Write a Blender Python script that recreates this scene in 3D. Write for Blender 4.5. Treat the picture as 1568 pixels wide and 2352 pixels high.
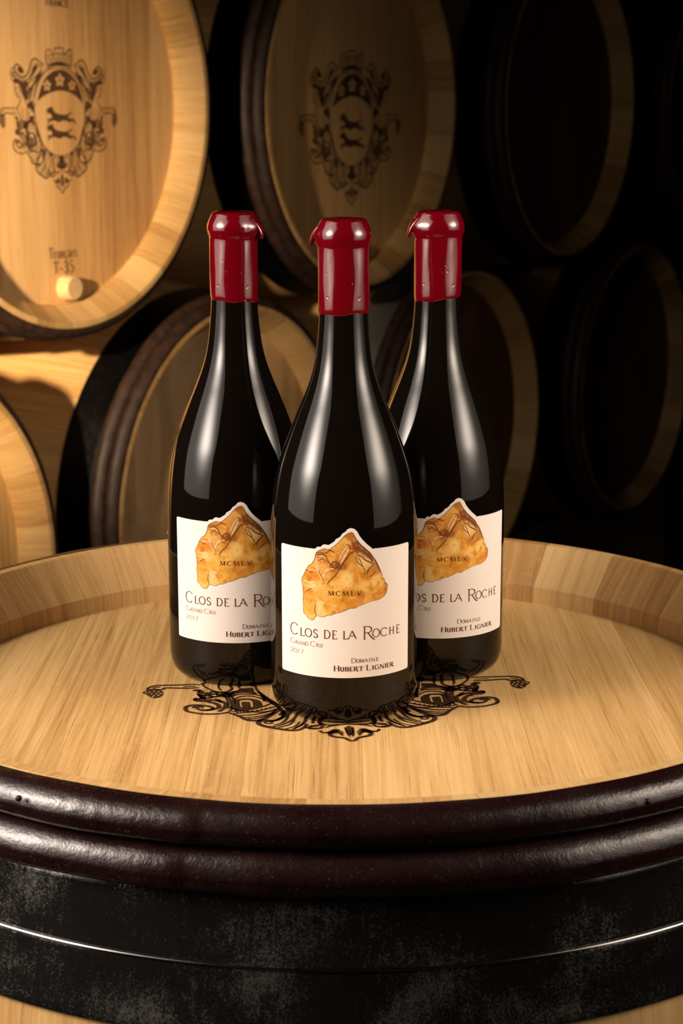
import bpy, math, random
from mathutils import Vector, Matrix
from mathutils.geometry import tessellate_polygon

for o in list(bpy.data.objects):
    bpy.data.objects.remove(o, do_unlink=True)
scene = bpy.context.scene
C = scene.collection
random.seed(7)
PI = math.pi

# ------------------------------------------------------------------ camera
cam_data = bpy.data.cameras.new('camera')
cam = bpy.data.objects.new('camera', cam_data)
C.objects.link(cam)
cam.location = (0.00057, -1.07414, 0.34928)
cam.rotation_euler = (PI / 2 - 0.21548, 0, 0)
cam_data.sensor_fit = 'VERTICAL'
cam_data.sensor_height = 36.0
cam_data.lens = 36.0 * 4212.65 / 2352.0
cam_data.clip_start = 0.05
cam_data.dof.use_dof = True
cam_data.dof.focus_distance = 1.06
cam_data.dof.aperture_fstop = 17.0
scene.camera = cam

# ------------------------------------------------------------------ world, exposure
world = bpy.data.worlds.new('cellar_dark')
world.use_nodes = True
world.node_tree.nodes['Background'].inputs[0].default_value = (1.0, 0.72, 0.45, 1)
world.node_tree.nodes['Background'].inputs[1].default_value = 0.0012
scene.world = world
scene.view_settings.view_transform = 'Standard'
scene.view_settings.look = 'None'
scene.view_settings.gamma = 1.0
scene.view_settings.exposure = 0.26
scene.view_settings.use_curve_mapping = False


# ------------------------------------------------------------------ lights
def softbox(name, loc, target, width, height, watts, colour, hot=(0.5, 0.46), floor=0.065, sharp=31.0, grid=96):
    """A studio softbox: an area light whose cloth is brightest in front of its flash head."""
    d = bpy.data.lights.new(name, 'AREA')
    d.shape = 'RECTANGLE'
    d.size, d.size_y = width, height
    d.energy = watts
    d.color = colour
    d.spread = math.radians(grid)      # honeycomb grid on the box
    d.use_nodes = True
    nt = d.node_tree
    em = nt.nodes['Emission']
    g = nt.nodes.new('ShaderNodeNewGeometry')
    sub = nt.nodes.new('ShaderNodeVectorMath'); sub.operation = 'SUBTRACT'
    sub.inputs[1].default_value = (hot[0], hot[1], 0)
    mul = nt.nodes.new('ShaderNodeVectorMath'); mul.operation = 'MULTIPLY'
    mul.inputs[1].default_value = (1.0, 1.0, 0)
    dot = nt.nodes.new('ShaderNodeVectorMath'); dot.operation = 'DOT_PRODUCT'
    m1 = nt.nodes.new('ShaderNodeMath'); m1.operation = 'MULTIPLY'; m1.inputs[1].default_value = -sharp
    m2 = nt.nodes.new('ShaderNodeMath'); m2.operation = 'EXPONENT'
    m3 = nt.nodes.new('ShaderNodeMath'); m3.operation = 'MULTIPLY_ADD'
    m3.inputs[1].default_value = 1.0; m3.inputs[2].default_value = floor
    L = nt.links
    L.new(g.outputs['Parametric'], sub.inputs[0]); L.new(sub.outputs[0], mul.inputs[0])
    L.new(mul.outputs[0], dot.inputs[0]); L.new(mul.outputs[0], dot.inputs[1])
    L.new(dot.outputs['Value'], m1.inputs[0]); L.new(m1.outputs[0], m2.inputs[0])
    L.new(m2.outputs[0], m3.inputs[0]); L.new(m3.outputs[0], em.inputs['Strength'])
    o = bpy.data.objects.new(name, d)
    C.objects.link(o)
    o.location = loc
    o.rotation_euler = (Vector(target) - Vector(loc)).to_track_quat('-Z', 'Y').to_euler()
    return o


softbox('softbox_left', (-0.78, -0.27, 0.50), (0.0, -0.03, 0.12), 0.95, 1.0, 46.0, (1.0, 0.86, 0.745), hot=(0.63, 0.46), grid=118)
softbox('softbox_right', (0.80, -0.13, 0.50), (-0.30, 0.48, 0.12), 1.04, 1.0, 20.5, (1.0, 0.83, 0.68), hot=(0.36, 0.46), grid=100)

lamp = bpy.data.lights.new('cellar_spot', 'SPOT')
lamp.energy = 520.0
lamp.color = (1.0, 0.76, 0.49)
lamp.shadow_soft_size = 0.03
lamp.spot_size = math.radians(36)
lamp.spot_blend = 1.0
lo = bpy.data.objects.new('cellar_spot', lamp)
C.objects.link(lo)
lo.location = (-0.83, -0.45, 0.46)
lo.rotation_euler = (Vector((-0.72, 1.25, 0.21)) - lo.location).to_track_quat('-Z', 'Y').to_euler()

# ---- traced artwork, in millimetres on the barrel head and on the label
EMBLEM_STROKES = [(1.5,0,[(-23.9,66.4),(-24.1,53.5),(-20.2,49.4),(-0.2,50.8),(20.8,49.9),(25.2,53.6),(25.4,67.6),(20.8,68.7),(17.3,66.9),(14.8,64.2),(9.4,64.0),(9.1,70.2),(-0.3,70.7),(-7.6,69.3),(-8.3,64.0),(-13.4,63.1),(-14.7,67.6),(-18.0,68.3),(-23.9,66.4)]),(2.4,0,[(-21.3,48.4),(-11.3,50.6),(-0.2,51.5),(11.8,51.1),(21.9,49.0)]),(0.8,0,[(-23.0,60.3),(-10.8,60.9),(0.3,61.3),(12.4,61.5),(24.8,61.2)]),(0.8,0,[(-23.2,56.5),(-11.0,57.2),(0.1,57.5),(12.2,57.7),(24.6,57.4)]),(0.8,0,[(-23.4,52.7),(-11.2,53.4),(-0.1,53.7),(12.0,53.9),(24.5,53.5)]),(0.8,0,[(-18.4,60.4),(-18.6,56.6)]),(0.8,0,[(-9.3,60.6),(-9.5,56.8)]),(0.8,0,[(10.8,61.1),(10.6,57.3)]),(0.8,0,[(19.3,61.3),(19.2,57.4)]),(0.8,0,[(-14.1,56.7),(-14.2,52.9)]),(0.8,0,[(-3.3,56.9),(-3.5,53.1)]),(0.8,0,[(5.9,57.1),(5.8,53.3)]),(0.8,0,[(15.3,57.4),(15.1,53.5)]),(1.0,0,[(-7.9,63.6),(0.4,64.2),(9.4,63.8)]),(0.9,0,[(-19.8,63.5),(-18.4,60.4)]),(0.9,0,[(20.3,64.5),(18.6,61.2)]),(1.3,0,[(-25.2,47.0),(-21.5,45.6),(-11.4,48.3),(-0.3,49.2),(11.7,48.5),(22.5,46.2),(25.7,47.7)]),(1.3,1,[(1.7,46.0),(14.7,44.8),(27.0,40.5),(36.9,33.0),(43.6,23.4),(47.8,11.2),(50.6,3.0)]),(1.1,1,[(44.5,2.5),(48.2,-1.1),(48.8,-9.3),(46.9,-22.6),(41.6,-38.0),(32.1,-51.8),(19.0,-60.5),(6.3,-64.0),(-0.8,-64.5)]),(1.0,1,[(44.4,-28.8),(41.4,-42.1),(36.1,-51.3)]),(1.9,1,[(28.2,49.1),(35.4,52.3),(41.1,55.7),(45.9,56.2),(50.5,53.1),(53.5,47.0),(57.1,40.0),(62.5,34.9),(68.9,33.2),(75.5,35.6),(81.4,40.3),(82.5,45.0),(78.9,48.7),(74.5,47.9),(69.4,44.2),(66.0,40.1)]),(1.2,1,[(31.2,47.6),(36.8,48.7),(43.2,50.4),(46.3,47.9),(49.3,42.9),(52.9,35.8),(59.1,30.8),(66.3,29.3),(74.5,31.0),(82.9,36.2)]),(1.3,1,[(88.7,41.5),(87.8,39.4),(85.6,38.3),(83.2,38.7),(81.7,40.3),(81.8,42.5),(83.4,44.1),(85.8,44.6),(87.9,43.5),(88.7,41.5)]),(1.3,1,[(90.5,36.9),(89.7,35.2),(87.9,34.3),(85.9,34.6),(84.7,35.9),(84.8,37.7),(86.1,39.1),(88.1,39.4),(89.8,38.5),(90.5,36.9)]),(1.3,1,[(89.0,32.2),(88.1,30.3),(86.1,29.3),(83.9,29.6),(82.6,31.1),(82.6,33.1),(84.1,34.6),(86.4,35.0),(88.3,34.1),(89.0,32.2)]),(1.3,1,[(83.9,29.0),(83.1,27.4),(81.4,26.4),(79.4,26.7),(78.2,28.1),(78.2,29.9),(79.6,31.2),(81.6,31.6),(83.3,30.7),(83.9,29.0)]),(1.1,1,[(84.6,29.0),(84.3,23.9),(82.5,19.7),(83.4,17.7),(81.6,16.4),(81.9,14.0),(79.9,13.0),(80.1,10.2),(74.9,9.5),(72.7,7.3),(74.1,3.1),(78.0,-1.0),(80.8,-4.6)]),(0.8,1,[(76.6,23.8),(74.8,18.6),(75.1,13.5)]),(0.8,1,[(78.6,20.5),(81.5,20.1)]),(0.8,1,[(27.7,39.5),(36.0,31.5),(42.7,21.4),(47.7,8.2)]),(0.8,1,[(51.6,23.5),(53.5,13.3),(57.9,3.1)]),(0.9,1,[(55.6,22.6),(56.8,14.4),(61.3,6.2)]),(0.7,1,[(48.1,18.4),(53.9,21.5)]),(0.7,1,[(49.0,16.8),(54.9,19.7)]),(0.7,1,[(49.9,15.1),(56.0,17.8)]),(0.7,1,[(50.8,13.5),(57.0,16.0)]),(0.7,1,[(51.7,11.9),(58.1,14.2)]),(0.7,1,[(52.6,10.2),(59.1,12.3)]),(0.7,1,[(53.5,8.6),(60.2,10.5)]),(0.7,1,[(54.4,7.0),(61.2,8.6)]),(0.7,1,[(55.3,5.3),(62.3,6.8)]),(1.1,1,[(62.7,2.1),(61.3,-3.1),(63.4,-8.2),(62.4,-14.4),(65.4,-19.8),(71.0,-19.8),(76.2,-13.4),(79.4,-6.2),(78.3,-2.0)]),(0.8,1,[(69.8,-3.1),(70.2,-11.4),(68.8,-17.6)]),(1.4,1,[(32.1,48.1),(35.7,40.6),(45.7,33.7),(55.8,27.7),(59.3,23.6),(58.1,18.5),(61.0,11.3),(65.1,2.1)]),(0.75,1,[(31.0,42.1),(36.3,37.6),(40.0,31.5)]),(0.75,1,[(33.4,43.6),(42.5,33.6)]),(0.75,1,[(32.4,40.4),(37.7,36.2),(41.3,30.3)]),(0.75,1,[(34.7,41.9),(43.5,32.4)]),(0.75,1,[(33.8,38.8),(39.1,34.9),(42.7,29.0)]),(0.75,1,[(36.0,40.2),(44.6,31.2)]),(0.75,1,[(35.2,37.1),(40.5,33.5),(44.1,27.7)]),(0.75,1,[(37.2,38.5),(45.7,30.0)]),(0.75,1,[(36.5,35.5),(41.9,32.2),(45.4,26.4)]),(0.75,1,[(38.5,36.8),(46.8,28.7)]),(0.75,1,[(37.9,33.8),(43.4,30.8),(46.8,25.1)]),(0.75,1,[(39.8,35.0),(47.9,27.5)]),(0.75,1,[(39.3,32.2),(44.8,29.4),(48.2,23.8)]),(0.75,1,[(41.1,33.3),(49.0,26.3)]),(0.75,1,[(40.7,30.5),(46.2,28.1),(49.5,22.5)]),(0.75,1,[(42.4,31.6),(50.1,25.0)]),(0.75,1,[(42.1,28.9),(47.6,26.7),(50.9,21.2)]),(0.75,1,[(43.7,29.9),(51.1,23.8)]),(0.75,1,[(43.5,27.2),(49.0,25.3),(52.3,19.9)]),(0.75,1,[(44.9,28.1),(52.2,22.6)]),(0.75,1,[(44.9,25.6),(50.5,24.0),(53.6,18.6)]),(0.75,1,[(46.2,26.4),(53.3,21.4)]),(0.75,1,[(46.3,23.9),(51.9,22.6),(55.0,17.3)]),(0.75,1,[(47.5,24.7),(54.4,20.1)]),(0.75,1,[(47.8,22.3),(53.3,21.2),(56.4,16.0)]),(0.75,1,[(48.8,22.9),(55.5,18.9)]),(0.75,1,[(49.2,20.6),(54.7,19.8),(57.8,14.7)]),(0.75,1,[(50.1,21.2),(56.6,17.7)]),(0.75,1,[(50.6,18.9),(56.2,18.5),(59.2,13.4)]),(0.75,1,[(51.4,19.4),(57.7,16.4)]),(1.0,1,[(54.2,-6.2),(58.1,-9.3),(57.9,-14.4)]),(1.2,1,[(49.6,-19.6),(56.1,-18.3),(61.7,-20.6),(62.3,-24.8)]),(1.1,1,[(72.5,-22.8),(71.5,-24.5),(69.3,-25.4),(66.9,-25.0),(65.4,-23.5),(65.7,-21.6),(67.5,-20.3),(70.0,-20.2)]),(1.1,1,[(78.3,-21.2),(77.3,-23.0),(75.1,-23.9),(72.6,-23.5),(71.2,-22.0),(71.5,-20.1),(73.3,-18.8),(75.8,-18.6)]),(1.1,1,[(82.3,-23.9),(81.3,-25.6),(79.1,-26.5),(76.6,-26.1),(75.2,-24.6),(75.4,-22.7),(77.3,-21.4),(79.8,-21.2)]),(1.1,1,[(76.4,-26.4),(75.5,-28.2),(73.2,-29.1),(70.8,-28.7),(69.3,-27.1),(69.6,-25.3),(71.4,-23.9),(73.9,-23.8)]),(1.1,1,[(69.9,-26.9),(68.9,-28.7),(66.7,-29.5),(64.2,-29.1),(62.8,-27.6),(63.1,-25.7),(64.9,-24.4),(67.4,-24.3)]),(1.1,1,[(81.2,-28.5),(80.3,-30.3),(78.0,-31.2),(75.6,-30.8),(74.1,-29.2),(74.4,-27.4),(76.3,-26.0),(78.8,-25.9)]),(1.3,1,[(80.7,-15.5),(82.4,-21.8),(80.9,-28.0),(78.3,-31.1),(84.1,-32.2),(83.4,-35.9),(78.1,-36.8)]),(1.3,1,[(81.2,-5.3),(84.8,-4.1),(90.7,-4.5),(98.0,-4.5),(105.9,-4.5),(109.1,-5.8),(111.4,-8.8),(112.1,-12.6)]),(1.3,1,[(81.9,-10.5),(87.5,-11.5),(92.7,-10.8),(101.2,-9.7),(103.2,-12.3),(106.8,-12.0)]),(0.7,1,[(91.4,-8.8),(89.1,-8.3),(86.1,-8.2),(83.5,-7.3)]),(0.9,1,[(109.1,-9.4),(106.8,-7.9),(104.2,-7.7)]),(1.7,1,[(66.1,-57.8),(71.3,-59.8),(78.9,-59.5),(85.1,-56.8),(88.9,-53.5),(89.7,-49.2),(88.9,-45.2),(85.0,-43.1),(80.0,-44.2),(75.8,-46.6),(74.2,-49.5),(75.0,-52.3),(78.8,-52.9),(81.9,-51.3),(83.3,-48.7),(82.2,-46.8),(79.4,-47.5)]),(1.2,1,[(85.7,-48.5),(84.4,-45.8),(80.6,-44.9)]),(2.0,1,[(79.3,-53.1),(74.3,-51.5),(71.1,-49.4),(70.9,-45.0),(73.5,-40.2),(76.4,-38.1),(77.0,-35.4),(74.1,-34.8),(69.0,-38.2),(66.6,-42.5),(68.0,-50.1),(70.9,-55.8)]),(1.2,1,[(78.6,-25.5),(77.1,-22.0),(73.2,-20.2),(68.3,-21.9),(64.5,-26.7),(62.3,-33.1),(61.8,-41.4),(62.6,-49.5),(65.3,-56.3)]),(1.0,1,[(77.2,-29.2),(74.0,-29.4),(71.0,-26.8),(72.3,-23.9),(74.5,-24.8)]),(0.9,1,[(69.3,-24.2),(66.3,-31.8),(65.2,-42.2),(66.1,-51.2)]),(0.9,1,[(67.4,-25.4),(64.4,-33.0),(63.4,-42.3),(64.3,-52.0)]),(1.0,1,[(62.0,-34.6),(58.5,-30.3),(53.2,-28.9),(48.2,-32.1),(44.5,-37.4),(43.2,-40.4)]),(1.0,1,[(63.3,-30.3),(60.3,-26.4),(53.8,-25.3),(48.0,-27.9),(44.9,-31.9),(43.9,-37.8)]),(1.8,1,[(66.2,-57.4),(61.4,-63.0),(58.9,-66.3),(55.4,-71.9),(50.4,-73.3),(46.0,-71.0),(40.6,-62.4),(35.8,-55.2)]),(1.0,1,[(64.0,-56.8),(58.0,-55.3),(51.5,-52.9),(45.0,-48.4),(38.8,-41.6)]),(0.9,1,[(62.5,-59.7),(54.9,-58.8),(45.3,-54.4),(37.9,-49.0)]),(0.9,1,[(59.8,-63.7),(51.9,-63.0),(43.5,-58.6),(36.2,-51.8)]),(0.8,1,[(57.7,-67.2),(51.5,-67.0),(45.0,-64.0),(39.7,-58.5)]),(0.7,1,[(61.2,-56.7),(60.3,-58.7)]),(0.7,1,[(59.3,-56.2),(58.4,-58.3)]),(0.7,1,[(57.4,-56.2),(56.5,-58.2)]),(0.7,1,[(54.8,-55.6),(54.0,-57.7)]),(0.7,1,[(52.3,-55.0),(51.5,-57.1)]),(0.7,1,[(49.7,-54.4),(48.9,-56.5)]),(0.7,1,[(47.1,-53.1),(46.3,-55.1)]),(0.7,1,[(44.5,-51.7),(43.7,-53.8)]),(0.7,1,[(41.9,-49.9),(41.1,-52.0)]),(1.9,1,[(47.1,-22.0),(42.5,-34.6),(38.9,-43.6),(35.8,-54.8),(34.0,-63.9)]),(0.9,1,[(46.2,-31.4),(44.4,-35.7),(44.9,-39.8)]),(1.9,1,[(34.6,-61.9),(35.3,-67.8),(38.6,-73.3),(42.1,-74.4),(47.3,-72.6),(49.4,-76.3),(48.7,-80.3),(45.9,-83.6),(41.7,-86.6),(36.4,-89.7),(31.6,-91.7),(27.2,-90.7),(23.8,-85.5),(22.8,-81.4)]),(1.0,1,[(42.4,-74.6),(41.8,-77.9),(43.8,-78.9),(45.7,-77.9),(45.3,-75.7)]),(0.9,1,[(41.2,-82.1),(36.4,-78.3),(33.5,-71.8),(32.0,-65.1)]),(0.9,1,[(39.3,-86.7),(32.2,-81.6),(29.2,-73.2)]),(0.8,1,[(35.1,-88.9),(29.3,-84.7),(26.4,-77.3)]),(0.8,1,[(31.5,-90.2),(26.2,-84.0),(24.6,-79.4)]),(1.4,1,[(23.7,-85.8),(22.8,-88.5),(19.9,-89.9),(15.6,-89.1),(14.0,-84.7),(16.0,-82.4)]),(0.8,1,[(21.4,-84.4),(19.1,-86.2),(16.6,-85.8)]),(1.7,1,[(-0.0,-111.7),(1.7,-110.6),(3.8,-106.6),(8.9,-104.3),(11.1,-101.5),(10.7,-98.5),(7.5,-96.5),(6.2,-94.4),(7.9,-92.6),(11.0,-95.9),(14.7,-97.0),(16.5,-93.4)]),(1.4,1,[(17.9,-89.6),(21.7,-87.9),(19.7,-85.0),(15.1,-83.6),(16.6,-78.7)]),(0.9,1,[(4.4,-103.1),(6.5,-98.0),(9.5,-94.0)]),(1.0,1,[(4.5,-84.6),(9.9,-86.3),(12.9,-88.9)]),(1.0,1,[(3.9,-98.8),(5.0,-100.2)]),(1.0,1,[(3.9,-96.0),(6.1,-98.5)]),(2.0,1,[(6.8,-94.0),(9.7,-96.5),(12.2,-99.0)]),(1.2,1,[(36.1,-52.4),(39.9,-56.6),(47.8,-58.8),(59.3,-54.8),(65.4,-47.6)]),(1.4,1,[(32.1,-53.3),(30.2,-59.5),(35.3,-68.9),(42.2,-75.2),(49.5,-74.4)]),(1.0,1,[(28.8,-55.3),(27.5,-64.6),(31.0,-75.0),(38.7,-83.4),(45.0,-84.7)]),(1.2,1,[(24.7,-57.3),(22.6,-68.6),(24.4,-80.0),(30.4,-89.4)]),(1.2,1,[(19.8,-59.8),(18.5,-70.6),(19.6,-80.9)]),(1.0,1,[(38.4,-54.5),(41.2,-62.8),(49.0,-69.2),(55.4,-69.8)]),(1.3,1,[(5.9,-70.3),(8.4,-67.3),(13.3,-65.3),(15.5,-68.4),(15.3,-78.7),(12.4,-83.8),(5.3,-84.6),(-0.2,-83.4)]),(0.9,1,[(9.1,-70.4),(11.2,-74.5),(10.2,-79.6)])]
EMBLEM_FILLS = [(0,[(-42.1,5.5),(-39.0,12.7),(-34.8,21.6),(-25.9,33.1),(-13.3,40.8),(1.4,43.9),(14.5,42.1),(26.7,35.4),(36.5,25.4),(42.3,13.2),(45.0,2.0),(41.1,4.9),(31.9,10.6),(19.5,15.4),(2.5,17.8),(-14.6,15.6),(-30.1,10.9),(-37.9,6.7)],[[(3.6,38.8),(-0.3,38.7),(-1.5,34.2),(-6.3,34.7),(-7.6,31.2),(-3.5,29.0),(-5.8,24.9),(-2.7,22.7),(1.0,25.9),(4.4,22.8),(7.7,25.0),(5.9,29.2),(10.2,31.4),(9.2,34.9),(4.3,34.3)],[(-21.3,30.8),(-24.6,30.8),(-25.6,26.9),(-29.7,27.3),(-30.9,24.3),(-27.4,22.5),(-29.3,18.9),(-26.7,17.1),(-23.5,19.8),(-20.7,17.1),(-17.9,19.0),(-19.4,22.5),(-15.7,24.5),(-16.6,27.5),(-20.7,27.0)],[(26.6,31.4),(23.3,31.3),(22.3,27.6),(18.3,28.0),(17.2,25.0),(20.6,23.2),(18.8,19.7),(21.3,18.0),(24.5,20.6),(27.3,18.0),(30.1,19.9),(28.5,23.3),(32.2,25.2),(31.3,28.1),(27.2,27.6)]]),(0,[(3.1,30.6),(2.5,29.1),(1.1,28.5),(-0.2,29.1),(-0.6,30.5),(-0.0,31.9),(1.3,32.5),(2.6,32.0)],[]),(0,[(-21.5,23.8),(-22.1,22.3),(-23.4,21.7),(-24.7,22.3),(-25.2,23.7),(-24.6,25.1),(-23.2,25.7),(-22.0,25.2)],[]),(0,[(26.5,24.5),(25.9,23.0),(24.5,22.4),(23.2,23.0),(22.8,24.4),(23.4,25.9),(24.7,26.5),(26.0,25.9)],[]),(0,[(-25.6,-6.2),(-21.7,-3.7),(-15.5,-2.5),(-13.4,-6.2),(-8.2,-10.2),(-0.5,-11.8),(10.3,-12.3),(16.7,-10.8),(20.7,-8.7),(22.5,-9.8),(19.0,-12.3),(15.7,-13.8),(16.4,-16.4),(21.8,-17.9),(25.8,-17.6),(29.5,-22.0),(30.5,-24.4),(27.9,-23.8),(24.9,-20.7),(20.9,-21.2),(17.7,-22.7),(14.6,-21.1),(8.4,-19.9),(3.7,-19.9),(-1.0,-21.8),(-7.2,-21.0),(-13.3,-19.5),(-16.4,-20.0),(-20.3,-21.5),(-23.5,-24.3),(-25.3,-23.4),(-22.5,-20.5),(-25.8,-18.2),(-23.1,-17.0),(-18.6,-17.3),(-16.2,-15.3),(-17.5,-12.2),(-21.3,-10.9),(-26.2,-11.9),(-23.5,-9.4),(-26.8,-7.7)],[]),(0,[(-25.8,-27.7),(-21.9,-25.4),(-15.7,-24.3),(-13.6,-27.8),(-8.3,-31.6),(-0.7,-33.1),(10.2,-33.6),(16.6,-32.3),(20.6,-30.4),(22.5,-31.4),(18.9,-33.7),(15.7,-35.1),(16.3,-37.5),(21.8,-39.0),(25.7,-38.7),(29.5,-42.9),(30.5,-45.1),(27.9,-44.5),(24.8,-41.6),(20.8,-42.0),(17.6,-43.4),(14.5,-41.9),(8.3,-40.7),(3.6,-40.7),(-1.1,-42.4),(-7.3,-41.7),(-13.4,-40.2),(-16.5,-40.6),(-20.4,-42.0),(-23.6,-44.6),(-25.4,-43.8),(-22.7,-41.0),(-25.9,-38.9),(-23.3,-37.8),(-18.7,-38.1),(-16.3,-36.2),(-17.7,-33.4),(-21.5,-32.1),(-26.4,-33.0),(-23.7,-30.7),(-27.0,-29.1)],[]),(1,[(38.4,47.8),(45.9,46.9),(48.4,41.8),(52.1,35.8),(58.3,30.3),(52.0,33.2),(44.4,40.8)],[]),(1,[(69.4,43.2),(73.5,45.9),(77.5,44.4),(75.7,40.3),(69.9,37.6),(66.8,39.1)],[]),(1,[(59.0,28.7),(67.9,27.8),(78.6,31.0),(84.6,30.1),(83.3,26.8),(76.7,25.3),(73.3,21.7),(71.4,14.5),(66.6,7.2),(64.4,3.6),(62.1,7.2),(60.5,14.4),(61.5,21.6)],[]),(1,[(50.4,4.1),(57.1,3.1),(61.5,1.0),(60.0,-4.1),(54.3,-5.7),(50.0,-11.3)],[]),(1,[(50.2,-13.4),(57.9,-14.4),(59.3,-18.6),(49.7,-18.5)],[]),(1,[(62.5,-21.2),(66.5,-20.7),(69.6,-24.8),(66.1,-30.0),(62.1,-28.9),(63.9,-24.8)],[]),(1,[(114.9,-17.5),(112.9,-14.7),(110.4,-11.0),(106.4,-11.0),(103.7,-14.6),(102.6,-20.2),(103.9,-25.6),(106.9,-28.5),(109.5,-27.2),(111.8,-22.8),(113.1,-20.4)],[[(111.9,-17.5),(112.1,-18.4),(112.7,-18.7),(113.3,-18.3),(113.6,-17.4),(113.3,-16.5),(112.8,-16.2),(112.1,-16.6)],[(109.9,-16.6),(110.2,-17.5),(110.8,-17.8),(111.4,-17.4),(111.6,-16.5),(111.4,-15.6),(110.8,-15.3),(110.2,-15.7)],[(107.3,-15.4),(107.5,-16.3),(108.1,-16.6),(108.7,-16.2),(109.0,-15.2),(108.8,-14.4),(108.2,-14.0),(107.6,-14.4)],[(104.6,-16.7),(104.9,-17.6),(105.4,-17.9),(106.0,-17.5),(106.3,-16.5),(106.1,-15.6),(105.5,-15.3),(104.9,-15.7)],[(108.6,-19.9),(108.8,-20.8),(109.4,-21.1),(110.0,-20.7),(110.3,-19.8),(110.1,-18.9),(109.5,-18.6),(108.9,-19.0)],[(105.9,-20.0),(106.2,-20.8),(106.8,-21.2),(107.4,-20.7),(107.6,-19.8),(107.4,-18.9),(106.8,-18.6),(106.2,-19.0)],[(107.3,-23.4),(107.5,-24.3),(108.1,-24.6),(108.7,-24.2),(108.9,-23.3),(108.7,-22.4),(108.1,-22.1),(107.5,-22.5)],[(104.6,-23.2),(104.8,-24.1),(105.4,-24.4),(106.0,-24.0),(106.3,-23.1),(106.1,-22.2),(105.5,-21.9),(104.9,-22.3)],[(103.3,-20.0),(103.5,-20.9),(104.1,-21.2),(104.7,-20.8),(105.0,-19.8),(104.7,-19.0),(104.1,-18.6),(103.5,-19.1)],[(108.0,-25.9),(108.2,-26.8),(108.8,-27.1),(109.4,-26.7),(109.7,-25.7),(109.4,-24.9),(108.9,-24.6),(108.3,-25.0)]]),(1,[(85.6,-16.6),(83.5,-13.8),(80.3,-15.3),(78.9,-19.1),(79.7,-22.6),(78.8,-26.5),(77.7,-30.4),(78.0,-34.5),(80.5,-36.3),(83.7,-35.7),(85.5,-32.6),(83.7,-29.9),(81.4,-31.3),(82.3,-24.5),(81.1,-21.2),(82.3,-18.2)],[]),(1,[(73.4,-31.2),(69.6,-34.6),(68.1,-40.9),(70.9,-38.6)],[]),(1,[(61.6,-36.7),(58.6,-34.1),(53.4,-33.7),(47.7,-37.1),(46.0,-43.8),(46.9,-49.0),(52.1,-51.8),(57.9,-53.7),(62.1,-55.0),(61.4,-46.6)],[[(59.0,-37.6),(57.7,-36.0),(52.8,-36.0),(51.3,-39.3),(51.1,-48.7),(52.7,-49.8),(53.0,-40.4),(56.8,-39.4),(57.8,-41.2),(57.3,-49.4),(58.7,-49.4)]]),(1,[(64.8,-26.0),(62.7,-20.5),(60.1,-19.0),(51.0,-20.0),(48.4,-23.6),(48.9,-26.1),(53.0,-23.6),(56.3,-22.9),(60.2,-24.1),(61.6,-25.9)],[]),(1,[(0.3,-86.0),(1.8,-90.7),(1.9,-97.9),(0.6,-101.9),(-0.5,-102.1)],[]),(1,[(1.6,-88.3),(2.6,-89.9),(2.4,-96.9),(1.7,-103.3),(0.5,-105.0)],[]),(1,[(31.2,-54.4),(35.8,-58.6),(37.9,-64.8),(35.4,-66.8),(32.0,-61.6)],[]),(1,[(16.1,-61.3),(23.1,-58.8),(22.0,-63.4),(17.9,-66.4)],[]),(1,[(-1.3,-64.8),(5.4,-65.0),(4.1,-70.3),(8.9,-74.5),(7.9,-79.6),(-2.1,-80.5)],[[(3.2,-74.3),(2.6,-75.8),(1.3,-76.3),(-0.0,-75.7),(-0.5,-74.2),(0.1,-72.8),(1.5,-72.2),(2.8,-72.9)]])]
LABEL_PEAK = [(-16.48,105.48),(-15.73,106.54),(-14.58,106.8),(-13.45,106.72),(-12.32,107.9),(-11.2,108.41),(-10.1,108.2),(-8.72,108.11),(-6.81,109.29),(-5.19,110.44),(-4.76,111.55),(-3.04,112.41),(-1.7,113.53),(-1.16,114.63),(-0.09,115.35),(0.97,116.0),(2.04,117.37),(2.85,117.79),(4.19,118.1),(6.07,117.55),(7.7,115.85),(8.8,113.6),(10.73,111.03),(13.25,108.39),(16.12,105.96)]
ROCK_OUTLINE = [(3.81,115.69),(5.0,115.39),(6.35,112.88),(7.71,110.63),(9.36,108.35),(12.14,105.71),(14.98,103.01),(16.72,100.37),(18.5,97.98),(20.01,95.05),(21.25,92.4),(21.88,91.22),(22.7,90.11),(22.83,88.03),(24.12,86.75),(24.45,85.3),(26.1,83.67),(26.31,82.24),(25.8,79.24),(24.5,77.18),(21.65,75.6),(19.2,75.06),(14.5,74.42),(11.1,73.29),(7.78,72.09),(6.14,71.21),(3.43,71.29),(1.27,70.31),(-1.97,68.91),(-4.68,68.29),(-7.41,67.07),(-9.61,66.95),(-11.29,65.83),(-13.55,65.82),(-15.85,66.17),(-16.73,65.24),(-18.22,63.39),(-20.03,63.46),(-21.56,64.38),(-22.18,65.71),(-23.89,66.59),(-24.4,69.05),(-23.87,71.94),(-24.83,74.05),(-23.84,77.55),(-24.33,81.41),(-24.97,83.55),(-25.41,86.85),(-24.29,88.96),(-22.37,92.83),(-20.5,95.55),(-18.69,96.58),(-16.91,99.52),(-16.32,102.35),(-15.16,104.1),(-12.89,105.38),(-11.21,106.15),(-8.45,105.64),(-6.27,107.1),(-3.04,109.94),(-0.36,112.99),(1.78,114.9)]
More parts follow.
